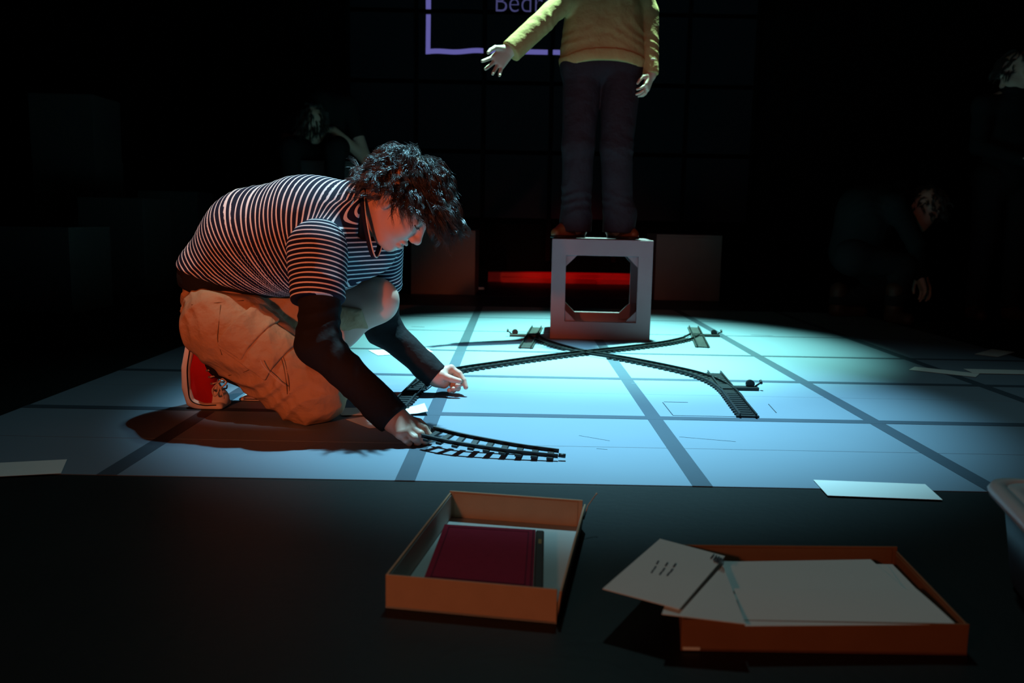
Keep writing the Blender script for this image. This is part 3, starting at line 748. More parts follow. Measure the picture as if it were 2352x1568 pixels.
# ------------------------------------------------------------------ the kneeling person
boy = empty('person', tuple(fl(600, 950)))
tag(boy, 'person in striped shirt and khaki shorts kneeling to lay the toy track', 'person')
BO = np.array(boy.location)
def rel(o): o.location = o.location-Vector(BO); return o
pel, mid, che, nkb = P3(512, 632, 2.42), P3(595, 548, 2.39), P3(712, 520, 2.37), P3(812, 484, 2.37)
shn, shf = P3(742, 572, 2.235), P3(872, 560, 2.56)
eln, wrn = P3(730, 790, 2.13), P3(906, 962, 2.075)
elf, wrf = P3(878, 752, 2.69), P3(1004, 864, 2.655)
lat = unit(shf-shn)
tc_ = (pel+che)/2
def latsq(P, s):
    d = (P-tc_.astype(np.float32))@lat.astype(np.float32); return P-np.outer(d*(1-s), lat).astype(np.float32)
def sq1(p, s): return latsq(np.asarray(p, np.float32)[None], s)[0]
spine = catmull([P3(450, 740, 2.42), P3(478, 668, 2.42), P3(530, 590, 2.41), P3(610, 530, 2.39), P3(712, 505, 2.37), P3(790, 500, 2.37), P3(850, 505, 2.37)], 8)
spL = np.concatenate([[0], np.cumsum(np.linalg.norm(np.diff(spine, axis=0), axis=1))])
def spine_s(v):
    best = np.full(len(v), 1e9); s = np.zeros(len(v))
    for i in range(len(spine)-1):
        a, b = spine[i], spine[i+1]; ba = b-a; ba2 = ba-lat*(ba@lat)
        pa = v-a; pa2 = pa-np.outer(pa@lat, lat); t = (pa2@ba2)/(ba2@ba2)
        tc2 = np.clip(t, -3 if i == 0 else 0, 4 if i == len(spine)-2 else 1)
        d = np.linalg.norm(pa2-tc2[:, None]*ba2, axis=1)
        m = d < best-1e-9; best[m] = d[m]; s[m] = spL[i]+tc2[m]*np.linalg.norm(ba)
    return s
def shirt_s(v):
    s = spine_s(v); s0 = float(spine_s(np.array([P3(775, 520, 2.3)]))[0]); w = np.clip((s-s0+.03)/.07, 0, 1); w = w*w*(3-2*w)
    top = np.clip((v[:, 2]-P3(775, 530, 2.3)[2])/.08, 0, 1)            # shoulders and back keep the spine's direction
    w = w*(1-top); return s*(1-w)+w*(s0+(v[:, 2]-P3(775, 560, 2.3)[2]))
LS = .80
def torso(P, grow=0.):
    Q = latsq(P, LS); z = lambda p: sq1(p, LS)
    d = cap(Q, z(pel), z(mid), .112, .126); d = smin(d, cap(Q, z(mid), z(che), .126, .128), .04)
    d = smin(d, cap(Q, z(che), z(nkb), .126, .078), .04)
    d = smin(d, cap(Q, z(P3(560, 610, 2.40)), z(P3(760, 592, 2.38)), .085, .088), .05)
    d = smin(d, cap(Q, z(P3(760, 585, 2.40)), z(P3(846, 580, 2.44)), .085, .062), .04)
    d = smin(d, cap(P, shn, shf, .062, .066), .04)
    return d-grow
hem_p, hem_n = P3(545, 664, 2.3), np.array([-.28, 0, -.96])
nk0, nk1 = P3(826, 492, 2.36), P3(905, 470, 2.355)
neck_n = unit(P3(905, 500, 2.36)-P3(815, 478, 2.36))
def shirt_f(P):
    d = torso(P, .004)+folds(P, (.35, .1, -.9), 62, .0035, .4)*np.clip((P3(600, 560, 2.3)[2]-P[:, 2])/.1, 0, 1)
    d = d+folds(P, (.9, .2, .3), 70, .002, 2.2)
    d = smax(d, plane(P, hem_p, hem_n), .006)
    d = smax(d, -smax(-plane(P, P3(838, 480, 2.36), neck_n+np.array([0, 0, .10])), plane(P, P3(858, 552, 2.36), (.25, -.2, -1)), .012), .006)
    d = smax(d, -cap(P, P3(850, 515, 2.31), P3(866, 582, 2.25), .030, .014), .006)     # neck opening
    return d
lo, hi = bounds([pel, mid, che, nkb, shn, shf, P3(846, 600, 2.44)], .2)
shirt = rel(sdf_obj('t_shirt', shirt_f, lo, hi, .0042, 'shirt', boy, shirt_s))
sv = np.empty(len(shirt.data.vertices)*3, np.float32); shirt.data.vertices.foreach_get('co', sv); sv = sv.reshape(-1, 3)
pl_ = (np.abs(cap(sv, P3(850, 515, 2.31), P3(866, 582, 2.25), .030, .014)) < .0045).astype(np.float32)   # faced neck opening is plain navy
at_ = shirt.data.attributes.new('plain', 'FLOAT', 'POINT'); at_.data.foreach_set('value', pl_)
def sleeve_obj(sh, el, r0, r1, frac, nm, seed):
    en = sh+(el-sh)*frac; ax = unit(el-sh)
    def f(P):
        d = cap(P, sh, en+ax*.06, r0, r1)-.002; d = d+folds(P, ax+np.array([.5, 0, 0]), 55, .003, seed)
        return smax(d, plane(P, en, ax), .004)
    c = unit(np.array([-.55, 0, .0]))
    def st(v): 
        s = (v-sh)@ax; return s+.22*np.linalg.norm((v-sh)-np.outer(s, ax), axis=1)*0+.10*((v-sh)@np.array([-1., 0, 0]))
    return rel(sdf_obj(nm, f, *bounds([sh, en], .11), .0038, 'shirt', boy, st))
sl1 = sleeve_obj(shn+np.array([-.012, -.006, 0.]), eln, .076, .060, .56, 'sleeve', 1.)
sl2 = sleeve_obj(shf, elf, .068, .058, .50, 'sleeve', 2.)
for s in (sl1, sl2):
    s.parent = shirt; s.location = (0, 0, 0)
# collar: two ribbed bands following the neckline
col_pts = catmull([P3(832, 420, 2.36), P3(833, 470, 2.285), P3(842, 530, 2.265), P3(858, 588, 2.275), P3(872, 560, 2.34), P3(868, 500, 2.42), P3(850, 440, 2.44), P3(832, 420, 2.36)], 8)
cl = link('collar', tube_me('collar', col_pts-BO, .0065, 6), 'neckrib', shirt); cl.location = (0, 0, 0)
shirt_loc = Vector(shirt.location)
for s in (sl1, sl2): s.location = -shirt_loc-Vector(BO)*0 + Vector((0, 0, 0)) if False else Vector((0, 0, 0))
cl.location = -shirt_loc
link('collar_piping', tube_me('collar_piping', col_pts-BO+np.array([.006, -.004, -.002]), .0022, 5), 'rubber', shirt).location = -shirt_loc
# black long-sleeved undershirt
def under_f(P):
    d = torso(P, -.003)
    d = smax(d, plane(P, hem_p+np.array([0, 0, -.050]), hem_n), .006)
    d = smax(d, -smax(-plane(P, P3(846, 480, 2.36), neck_n+np.array([0, 0, .10])), plane(P, P3(862, 540, 2.36), (.25, -.2, -1)), .012), .006)
    return d
und = rel(sdf_obj('undershirt', under_f, lo-.03, hi, .006, 'under', boy))
def usleeve(sh, el, wr, r, seed, flare):
    ax = unit(wr-el)
    def f(P):
        d = smin(cap(P, sh, el, r[0], r[1]), cap(P, el, wr+ax*.02, r[1]*.97, r[2]), .03)
        d = d+folds(P, unit(el-sh)+np.array([.6, 0, -.2]), 60, .0035, seed)
        d = smin(d, cap(P, wr-ax*.05+np.array([0, 0, -.004]), wr-ax*.006+np.array([0, 0, -flare]), r[2], r[2]*.92), .02)
        return smax(smax(d, plane(P, wr, ax), .003), plane(P, (0, 0, .004), (0, 0, -1)), .002)
    o = rel(sdf_obj('long_sleeve', f, *bounds([sh, el, wr], .09), .004, 'under', boy))
    o.parent = und; o.location = (0, 0, 0); return o
usleeve(shn, eln, wrn, (.055, .051, .040), 3., .002)
usleeve(shf, elf, wrf, (.056, .052, .037), 5., .008)
# khaki cargo shorts
hipn, knn = P3(520, 742, 2.325), P3(728, 898, 2.255)
hipf, knf = P3(545, 730, 2.47), P3(862, 690, 2.515)
hipc = P3(522, 735, 2.41)
anf = P3(622, 872, 2.53); ann = P3(492, 826, 2.43)
def shorts_core(P):
    d = smin(cap(P, hipn, hipf, .112, .110), cap(P, hipn, knn, .108, .086), .03)
    d = smin(d, cap(P, P3(560, 790, 2.33), P3(700, 905, 2.27), .096, .082), .03)
    d = smin(d, cap(P, hipf, knf, .105, .076), .03)
    d = smin(d, cap(P, P3(505, 690, 2.41), hipc, .10, .105), .03)
    return d
thd = unit(knn-hipn); thf = unit(knf-hipf)
def shorts_base(P):
    d = shorts_core(P)
    d = d+folds(P, (.75, -.1, -.65), 46, .008, 1.1)+folds(P, (.3, .2, .9), 70, .004, 4.)+folds(P, (.9, .1, .35), 60, .003, 7.)
    return d
def shorts_f(P):
    d = shorts_base(P)
    d = smax(d, plane(P, hem_p+np.array([0, 0, -.012]), np.array([.16, 0, .98])), .008)
    # legs end past the near knee and just short of the far knee
    nearm = plane(P, (knn+hipf)/2+lat*.0, lat)
    d = smax(d, np.where(nearm > -.02, plane(P, hipf+(knf-hipf)*.90, thf+np.array([0, 0, .15])), -1), .004)
    d = smax(d, np.where(nearm <= -.02, plane(P, knn+np.array([.070, 0, 0]), np.array([1, 0, .1])), -1), .004)
    return smax(d, plane(P, (0, 0, .003), (0, 0, -1)), .003)
lo, hi = bounds([hipn, knn, hipf, knf, hipc], .16)
sho = rel(sdf_obj('cargo_shorts', shorts_f, lo, hi, .0045, 'khaki', boy))
def patch(name, off, c, half, A, m, par, h=.0028, r=.006):
    def f(P): return smax(smax(shorts_base(P)-off, -(shorts_base(P)-off+.010), .001), rbox(P, c, half, A, r), .002)
    o = rel(sdf_obj(name, f, *bounds([c], max(half)*1.5), h, m, boy)); o.parent = par; o.location = (0, 0, 0); return o
A_p = np.array([thd, unit(np.cross([0, 1, 0], thd)), [0, 1, 0]]); A_p[2] = unit(np.cross(A_p[0], A_p[1]))
if A_p[1][2] < 0: A_p[1] *= -1
pc = P3(592, 790, 2.215)
pk = patch('cargo_pocket', .007, pc, (.075, .062, .05), A_p, 'khaki', sho)
patch('pocket_flap', .011, pc+A_p[0]*-.040+A_p[1]*.012, (.036, .066, .05), A_p, 'khaki', sho)
def seam_path(pxs, name='stitch', r=.0011, m='khaki_st'):
    pts = []
    for x, y in pxs:      # drop each point onto the cloth
        Y = 2.08
        for it in range(60):
            p = P3(x, y, Y); dd = float(shorts_f(p.astype(np.float32)[None])[0])
            if dd < .0004: break
            Y += max(.0006, dd*.6)
        pts.append(p)
    o = link(name, tube_me(name, catmull(pts, 4)-BO, r, 4), m, sho); o.location = -Vector(sho.location); return o
seam_path([(507, 700), (503, 740), (500, 780), (510, 815)]); seam_path([(605, 735), (625, 775), (645, 820), (655, 860), (660, 905)])
seam_path([(610, 733), (631, 775), (651, 820), (661, 860), (666, 905)])
seam_path([(525, 862), (570, 850), (600, 820), (622, 785)]); seam_path([(440, 700), (500, 695), (560, 690)])
link('drawstring', tube_me('drawstring', catmull([P3(598, 826, 2.165), P3(606, 842, 2.160), P3(632, 868, 2.158), P3(655, 886, 2.155)], 4)-BO, .0012, 4), 'lace', sho).location = -Vector(sho.location)

# skin: head, neck, hands, legs in one surface
hf = unit(np.array([.667, 0, -.745])); hu = unit(np.array([.745, 0, .667])); th_ = math.radians(5)
hl_ = np.array([0, 1., 0]); fwd_ = hf*math.cos(th_)-hl_*math.sin(th_); left_ = hl_*math.cos(th_)+hf*math.sin(th_)
HA = np.array([fwd_, left_, hu]); HCen = P3(922, 462, 2.355)
hs = head_sdf(HCen, HA)
nk_top = HCen+fwd_*-.035+hu*-.055
def head_neck(P):
    d = smin(hs(P), cap(P, nk_top, P3(800, 492, 2.37), .048, .050), .03)
    return d
parts = [snet(head_neck, *bounds([HCen, P3(806, 490, 2.37)], .15), .0030)]
# near hand gripping the lifted track
Pn = lambda x, y, Y: P3(x, y, Y)
w = wrn
hn = [(P3(880, 940, 2.09), w, .030, .027, .01)]
kI, kM, kR, kP = Pn(950, 973, 2.075), Pn(944, 984, 2.052), Pn(932, 992, 2.038), Pn(918, 996, 2.030)
for k_, rr in ((kI, .0135), (kM, .0135), (kR, .013), (kP, .012)): hn.append((w, k_, .022, rr, .02))
hn += finger([kI, Pn(974, 984, 2.055), Pn(985, 999, 2.052), Pn(987, 1010, 2.056)], .0105, .0075)
hn += finger([kM, Pn(966, 996, 2.035), Pn(974, 1010, 2.040), Pn(976, 1016, 2.052)], .0105, .0078)
hn += finger([kR, Pn(952, 1006, 2.025), Pn(960, 1015, 2.036), Pn(957, 1018, 2.050)], .0102, .0076)
hn += finger([kP, Pn(932, 1010, 2.025), Pn(940, 1017, 2.036), Pn(940, 1018, 2.050)], .0092, .0070)
hn += [(w, Pn(935, 964, 2.10), .020, .015, .015)]+finger([Pn(935, 964, 2.10), Pn(962, 970, 2.098), Pn(982, 985, 2.088)], .0125, .0085)
parts.append(snet(prims(hn), *bounds([x for q in hn for x in q[:2]], .035), .0020))
# far hand pinching
w = wrf
hfp = [(P3(975, 842, 2.65), w, .028, .026, .01)]
fI, fM, fR, fP = P3(1036, 846, 2.665), P3(1034, 852, 2.685), P3(1028, 860, 2.695), P3(1022, 866, 2.70)
for k_ in (fI, fM, fR, fP): hfp.append((w, k_, .022, .0130, .02))
hfp += [(w, P3(1020, 880, 2.665), .020, .016, .015)]
hfp += finger([fI, P3(1055, 858, 2.655), P3(1065, 873, 2.645), P3(1070, 889, 2.635)], .0105, .0075)
hfp += finger([fM, P3(1058, 868, 2.675), P3(1062, 880, 2.655), P3(1051, 885, 2.635)], .0102, .0078)
hfp += finger([fR, P3(1052, 880, 2.68), P3(1052, 892, 2.655), P3(1042, 893, 2.638)], .0100, .0078)
hfp += finger([fP, P3(1040, 886, 2.68), P3(1042, 896, 2.66), P3(1032, 896, 2.640)], .0090, .0072)
hfp += [(w, P3(1016, 862, 2.635), .018, .014, .012)]+finger([P3(1016, 862, 2.635), P3(1036, 870, 2.622), P3(1055, 875, 2.618)], .0125, .0085)
parts.append(snet(prims(hfp), *bounds([x for q in hfp for x in q[:2]], .035), .0020))
def legs_f(P):
    d = cap(P, hipf, knf, .085, .058); d = smin(d, ell(P, knf+np.array([.004, 0, .0]), (.062, .058, .062)), .02)
    d = smin(d, cap(P, knf, knf+(anf-knf)*.4, .052, .057), .03); d = smin(d, cap(P, knf+(anf-knf)*.35, anf, .056, .036), .03)
    n = smin(cap(P, hipn, knn, .085, .060), cap(P, knn, ann, .056, .036), .02)
    d = smin(d, n, .01)
    b = smin(torso(P, -.02), cap(P, hipn, hipf, .09, .09), .03)
    for s_, e_, w_ in ((shn, eln, wrn), (shf, elf, wrf)): b = smin(b, smin(cap(P, s_, e_, .045, .036), cap(P, e_, w_, .036, .026), .02), .02)
    d = smin(d, b, .02)
    return smax(d, plane(P, (0, 0, .004), (0, 0, -1)), .003)
parts.append(snet(legs_f, *bounds([pel, mid, che, shn, shf, eln, elf, wrn, wrf, hipn, hipf, knn, knf, anf, ann], .11), .0055))
v, q = merge_vq(parts)
body = link('body', npmesh('body', v-BO, q), 'skin', boy)
# eyebrow and eyelid lines, lips
def hp3(a, b, c): return HCen+a*fwd_+b*left_+c*hu-BO
for sgn in (-1, 1):
    link('eyebrow', tube_me('eyebrow', catmull([hp3(.098, sgn*.012, .014), hp3(.094, sgn*.030, .022), hp3(.076, sgn*.050, .016)], 4), [.002]*4+[.0025]*4+[.0015]), 'brow', boy)
    link('eyelashes', tube_me('eyelashes', catmull([hp3(.0865, sgn*.018, -.010), hp3(.087, sgn*.031, -.0135), hp3(.078, sgn*.045, -.010)], 4), .0016), 'brow', boy)
# hair
S, RA = make_hair(HCen, HA, 640, 18, .105, .25, .0095, seed=11)
hair = link('hair', strand_mesh('hair', S-BO, RA), 'hair', boy)
def hcap(P):
    q = (P-HCen.astype(np.float32))@HA.astype(np.float32).T
    d = ell(q, (-.014, 0, .030), (.104, .083, .098))+.004*np.sin(q[:, 0]*90)*np.sin(q[:, 1]*80)
    d = smax(d, -(q[:, 2]-np.where(q[:, 0] > .04, .055, -.03)+.55*np.clip(q[:, 0], -.1, .04)*0), .01)
    return smax(d, -ell(np.stack([q[:, 0], np.abs(q[:, 1]), q[:, 2]], 1), (-.005, .085, -.02), (.03, .03, .036)), .006)
rel(sdf_obj('hair_base', hcap, *bounds([HCen], .15), .004, 'hair', boy)).parent = hair
bpy.data.objects['hair_base'].location = (0, 0, 0)

# shoes: red high-top canvas, near one on its toes
def hightop(par, prof, uppers, Yc, hw, laces=True):
    sh = empty('shoe'); sh.parent = par; pts = [P3(x, y, Yc) for x, y in prof]; pts2 = np.array([[p[0], p[2]] for p in pts], np.float32)
    up = [P3(x, y, Yc) for x, y in uppers[0]]; ur = uppers[1]
    def sole2(P):
        q = P[:, [0, 2]]; d = None
        for i in range(len(pts2)-1):
            a, b = pts2[i], pts2[i+1]; ba = b-a; pa = q-a; t_ = np.clip((pa@ba)/(ba@ba), 0, 1); c = np.linalg.norm(pa-t_[:, None]*ba, axis=1); d = c if d is None else np.minimum(d, c)
        return d
    def sole_f(P): return smax(smax(sole2(P)-.0125, np.abs(P[:, 1]-Yc)-hw, .012), plane(P, (0, 0, .002), (0, 0, -1)), .003)
    def line_f(P): return smax(smax(np.abs(sole2(P)-.0110)-.0022, np.abs(P[:, 1]-Yc)-hw-.0012, .004), plane(P, (0, 0, .004), (0, 0, -1)), .002)
    def upper_raw(P): return smin(chain(P, up, ur, .02), sole2(P)*.0+1, .001)
    def upper_f(P):
        d = chain(P, up, ur, .02); d = smax(d, np.abs(P[:, 1]-Yc)-hw+.002, .02)
        return smax(d, plane(P, (0, 0, .004), (0, 0, -1)), .003)
    bl, bh = bounds(pts+up, .06)
    rel(sdf_obj('sole', sole_f, bl, bh, .0030, 'rubber', sh))
    rel(sdf_obj('canvas_upper', upper_f, bl, bh, .0030, 'red', sh))
    toe = up[-1]; td = unit(up[-1]-up[-2])
    rel(sdf_obj('toe_cap', lambda P: smax(upper_f(P)-.0022, -plane(P, toe-td*.012, td), .003), bl, bh, .0030, 'rubber', sh))
    # dark line on the sole edge, near side and far side
    for s_ in (-1, 1):
        lp = catmull([p+np.array([0, s_*hw, 0])*1.0 for p in pts], 6); cen = np.mean(up, 0)
        lp = np.array([p+unit(np.array([cen[0]-p[0], 0, cen[2]-p[2]]))*.009+np.array([0, s_*.0006, 0]) for p in lp]); lp[:, 2] = np.maximum(lp[:, 2], .008)
        link('sole_line', tube_me('sole_line', lp-BO, .0016, 5), 'blkline', sh)
    return sh, up, ur
shoe1, up1, ur1 = hightop(boy, [(446, 792), (437, 840), (438, 885), (448, 918), (478, 930), (512, 929)],
        ([(474, 800), (466, 850), (468, 893), (488, 912), (505, 915)], [.036, .040, .038, .029, .024]), 2.42, .043)
for k in range(4):
    c = P3(492+5*k, 848+15*k, 2.42); 
    link('lace', tube_me('lace', catmull([c+np.array([-.004, -.040, .004]), c+np.array([.014, -.022, .006]), c+np.array([.016, .0, .002]), c+np.array([.010, .024, .006])], 4)-BO, .0024, 5), 'lace', shoe1)
    bm = bmesh.new(); bmesh.ops.create_uvsphere(bm, u_segments=8, v_segments=6, radius=.0035); me = bpy.data.meshes.new('eyelet'); bm.to_mesh(me); bm.free()
    link('eyelet', me, 'eyelet', shoe1).location = Vector(c+np.array([-.006, -.0405, .004])-BO)
bow = P3(500, 880, 2.37)
link('lace_bow', multi_tube_me('lace_bow', [(catmull([bow, bow+np.array([.016, -.008, .014]), bow+np.array([.026, -.006, .004]), bow+np.array([.010, -.004, -.010]), bow], 5)-BO, .0024),
     (catmull([bow, bow+np.array([-.012, -.008, -.016]), bow+np.array([-.006, -.010, -.034]), bow+np.array([.004, -.006, -.018]), bow], 5)-BO, .0024),
     (catmull([bow, bow+np.array([.012, -.006, -.02]), bow+np.array([.018, -.006, -.042])], 5)-BO, .0022)]), 'lace', shoe1)
rel(sdf_obj('sock', lambda P: smax(cap(P, ann+(knn-ann)*-.05, ann+(knn-ann)*.35, .043, .052), plane(P, (0, 0, .004), (0, 0, -1)), .003), *bounds([ann, ann+(knn-ann)*.35], .07), .004, 'sock', boy))
shoe2, up2, ur2 = hightop(boy, [(565, 916), (600, 917), (650, 918), (700, 918)], ([(600, 862), (605, 888), (640, 898), (690, 904)], [.037, .038, .034, .026]), 2.54, .043)

# ------------------------------------------------------------------ the standing person on the open cube
YM = 4.16
def person_root(loc, label):
    o = empty('person', tuple(loc)); tag(o, label, 'person'); return o
CT = .455+.001          # top of the cube
man = person_root((P3(1368, 545, YM)[0], YM, CT), 'person in mustard sweater and dark jeans standing on the open cube')
BO = np.array(man.location)
m_sl, m_sr = P3(1330, -75, 4.20), P3(1446, -75, 4.20)
m_el, m_wl = P3(1296, 4, 4.12), P3(1169, 115, 3.98)
m_er, m_wr = P3(1490, 28, 4.20), P3(1494, 172, 4.14)
m_ch, m_wa = P3(1388, -40, 4.20), P3(1385, 120, 4.19)
def sw_torso(P):
    q = P.copy(); c = m_wa[1]; q[:, 1] = c+(q[:, 1]-c)*1.02
    a, b = m_ch.copy(), m_wa.copy()
    d = None
    for sx in (-1, 1):
        e = cap(q, (a[0]+sx*.055, c, a[2]), (b[0]+sx*.066, c, b[2]-.03), .108, .134); d = e if d is None else smin(d, e, .03)
    return smin(d, cap(P, m_sl, m_sr, .06, .06), .05)
hemz = P3(1385, 152, 4.05)[2]
def sweater_f(P):
    arch = hemz+.030*(1-np.clip(((P[:, 0]-m_wa[0])/.17), -1, 1)**2)
    d = smax(sw_torso(P)+folds(P, (.3, .1, .9), 40, .004, 2.), arch-P[:, 2], .005)
    d = smin(d, cap(P, m_sl, m_el, .062, .052), .03)
    d = smin(d, cap(P, m_sr, m_er, .060, .046), .03)
    ax = unit(m_wl-m_el); fa = smin(cap(P, m_el, m_wl+ax*.03, .052, .040), cap(P, m_el+ax*.13+np.array([0, 0, -.015]), m_wl+np.array([.012, 0, -.022]), .042, .036), .02)
    fa = smax(fa+folds(P, ax+np.array([.4, 0, .5]), 60, .003, 6.), plane(P, m_wl, ax+np.array([0, 0, -.0])), .004)
    ax2 = unit(m_wr-m_er); fb = smax(cap(P, m_er, m_wr+ax2*.03, .046, .037)+folds(P, ax2, 50, .002, 8.), plane(P, m_wr, ax2), .004)
    d = smin(smin(d, fa, .02), fb, .006)
    arch = hemz+.030*(1-np.clip(((P[:, 0]-m_wa[0])/.17), -1, 1)**2)
    return d
lo, hi = bounds([m_sl, m_sr, m_el, m_wl, m_er, m_wr, m_wa], .15)
swe = rel(sdf_obj('sweater', sweater_f, lo, hi, .0055, 'sweater', man))
def rib_f(P):
    arch = hemz+.030*(1-np.clip(((P[:, 0]-m_wa[0])/.17), -1, 1)**2)
    return smax(smax(sw_torso(P)-.004, arch-P[:, 2]+.001, .002), P[:, 2]-arch-.055, .004)
o = rel(sdf_obj('hem_band', rib_f, *bounds([m_wa], .24), .0055, 'sweater', man)); o.parent = swe; o.location = (0, 0, 0)
ankL, ankR = P3(1322, 520, 4.14), P3(1420, 522, 4.12)
kneL, kneR = P3(1328, 335, 4.13), P3(1416, 340, 4.12)
hiL, hiR = P3(1340, 150, 4.18), P3(1428, 150, 4.18)
def jeans_f(P):
    d = smin(cap(P, hiL, hiR, .100, .100), cap(P, hiL, kneL, .094, .074), .03)
    d = smin(d, smin(cap(P, hiR, hiR+np.array([0, 0, .1]), .10, .10), cap(P, hiL, hiL+np.array([0, 0, .1]), .10, .10), .03), .03)
    d = smin(d, cap(P, hiR, kneR, .098, .074), .012)
    l = smin(cap(P, kneL, ankL+np.array([0, 0, -.02]), .073, .068), cap(P, ankL+np.array([.0, 0, .05]), ankL+np.array([-.004, -.01, -.02]), .070, .073), .02)
    r = smin(cap(P, kneR, ankR+np.array([0, 0, -.02]), .073, .068), cap(P, ankR+np.array([.012, 0, .06]), ankR+np.array([.0, -.01, -.02]), .074, .073), .02)
    d = smin(d, smin(l, r, .004), .02)
    d = d+folds(P, (.35, .2, .9), 48, .004, 3.)*np.clip((kneL[2]+.1-P[:, 2])/.25+.25, .2, 1.3)
    return smax(smax(d, plane(P, (0, 0, CT+.030), (0, 0, -1)), .004), P[:, 2]-hemz-.055, .01)
lo, hi = bounds([ankL, ankR, hiL, hiR+np.array([0, 0, .1])], .15)
rel(sdf_obj('jeans', jeans_f, lo, hi, .0058, 'jeans', man))
def dress_shoe(par, heel, toe, BOo):
    d = unit(np.array([toe[0]-heel[0], toe[1]-heel[1], 0])); n = np.array([-d[1], d[0], 0]); L = np.linalg.norm((toe-heel)[:2]); h0 = np.array([heel[0], heel[1], CT])
    sh = empty('shoe'); sh.parent = par; A = np.array([d, n, [0, 0, 1.]])
    def loc(P): return ((P-h0.astype(np.float32))@A.astype(np.float32).T)
    def up(P):
        q = loc(P); e = cap(q, (.015, 0, .045), (.02, 0, .075), .036, .038); e = smin(e, cap(q, (.02, 0, .035), (L*.55, 0, .036), .033, .036), .03)
        e = smin(e, cap(q, (L*.5, 0, .030), (L-.035, 0, .022), .037, .026), .03); return smax(smax(e, .012-q[:, 2], .003), np.abs(q[:, 1])-.044, .01)
    def so(P):
        q = loc(P); e = smin(ell(q, (L*.72-.02, 0, .007), (L*.33, .046, .03)), ell(q, (.03, 0, .007), (.05, .036, .03)), .03)
        return smax(smax(e, q[:, 2]-.012, .002), .001-q[:, 2], .001)
    def he(P):
        q = loc(P); return smax(smax(ell(q, (.022, 0, .012), (.042, .034, .05)), q[:, 2]-.020, .002), .001-q[:, 2], .001)
    bl, bh = bounds([h0, h0+d*L], .09)
    rel(sdf_obj('leather_upper', up, bl, bh, .004, 'leather', sh)); rel(sdf_obj('sole', so, bl, bh, .004, 'heel', sh)); rel(sdf_obj('heel', he, bl, bh, .004, 'heel', sh))
    return sh
dress_shoe(man, np.array([ankL[0]+.030, 4.20, 0]), np.array([P3(1266, 540, 4.06)[0], 4.055, 0]), BO)
dress_shoe(man, np.array([ankR[0]-.022, 4.20, 0]), np.array([P3(1466, 545, 4.05)[0], 4.045, 0]), BO)
mh_c = np.array([m_ch[0], 4.16, m_sl[2]+.235]); MA = np.array([[-.15, -.96, -.22], [.99, -.15, 0], [0, 0, 0]]); MA[0] = unit(MA[0]); MA[1] = unit(MA[1]-MA[0]*(MA[1]@MA[0])); MA[2] = np.cross(MA[0], MA[1])
mhs = head_sdf(mh_c, MA)
parts = [snet(lambda P: smin(mhs(P), cap(P, mh_c+np.array([0, .02, -.06]), np.array([m_ch[0], 4.2, m_sl[2]]), .055, .065), .03), *bounds([mh_c, [m_ch[0], 4.2, m_sl[2]]], .15), .005)]
hp1 = simple_hand(m_wl, P3(1128, 158, 3.93)-m_wl, (-.3, .2, 1), (-.75, -.3, .45), .25, .98, .5)
hp1.append((m_wl-unit(m_wl-m_el)*.06, m_wl, .028, .026, .01))
parts.append(snet(prims(hp1), *bounds([x for q in hp1 for x in q[:2]], .03), .0026))
hp2 = simple_hand(m_wr, P3(1480, 214, 4.10)-m_wr, (.75, -.6, 0), (-.4, -.9, .1), .55, .80, .5)
hp2.append((m_wr+np.array([0, 0, .06]), m_wr, .028, .026, .01))
parts.append(snet(prims(hp2), *bounds([x for q in hp2 for x in q[:2]], .03), .0026))
def mlimbs(P):
    d = cap(P, m_sl, m_el, .045, .038)
    for a_, b_, r1, r2 in ((m_el, m_wl, .038, .026), (m_sr, m_er, .045, .036), (m_er, m_wr, .036, .026), (m_ch, m_wa, .09, .10), (hiL, kneL, .08, .055), (hiR, kneR, .08, .055), (kneL, ankL, .055, .04), (kneR, ankR, .055, .04), (m_wa, (hiL+hiR)/2, .08, .08)):
        d = smin(d, cap(P, a_, b_, r1, r2), .02)
    return d
parts.append(snet(mlimbs, *bounds([m_sl, m_sr, m_el, m_wl, m_er, m_wr, ankL, ankR], .11), .009))
v, q = merge_vq(parts); link('body', npmesh('body', v-BO, q), 'skin', man)
S, RA = make_hair(mh_c, MA, 160, 8, .07, .35, .003, seed=5); mh = link('hair', strand_mesh('hair', S-BO, RA*2), 'hair', man)

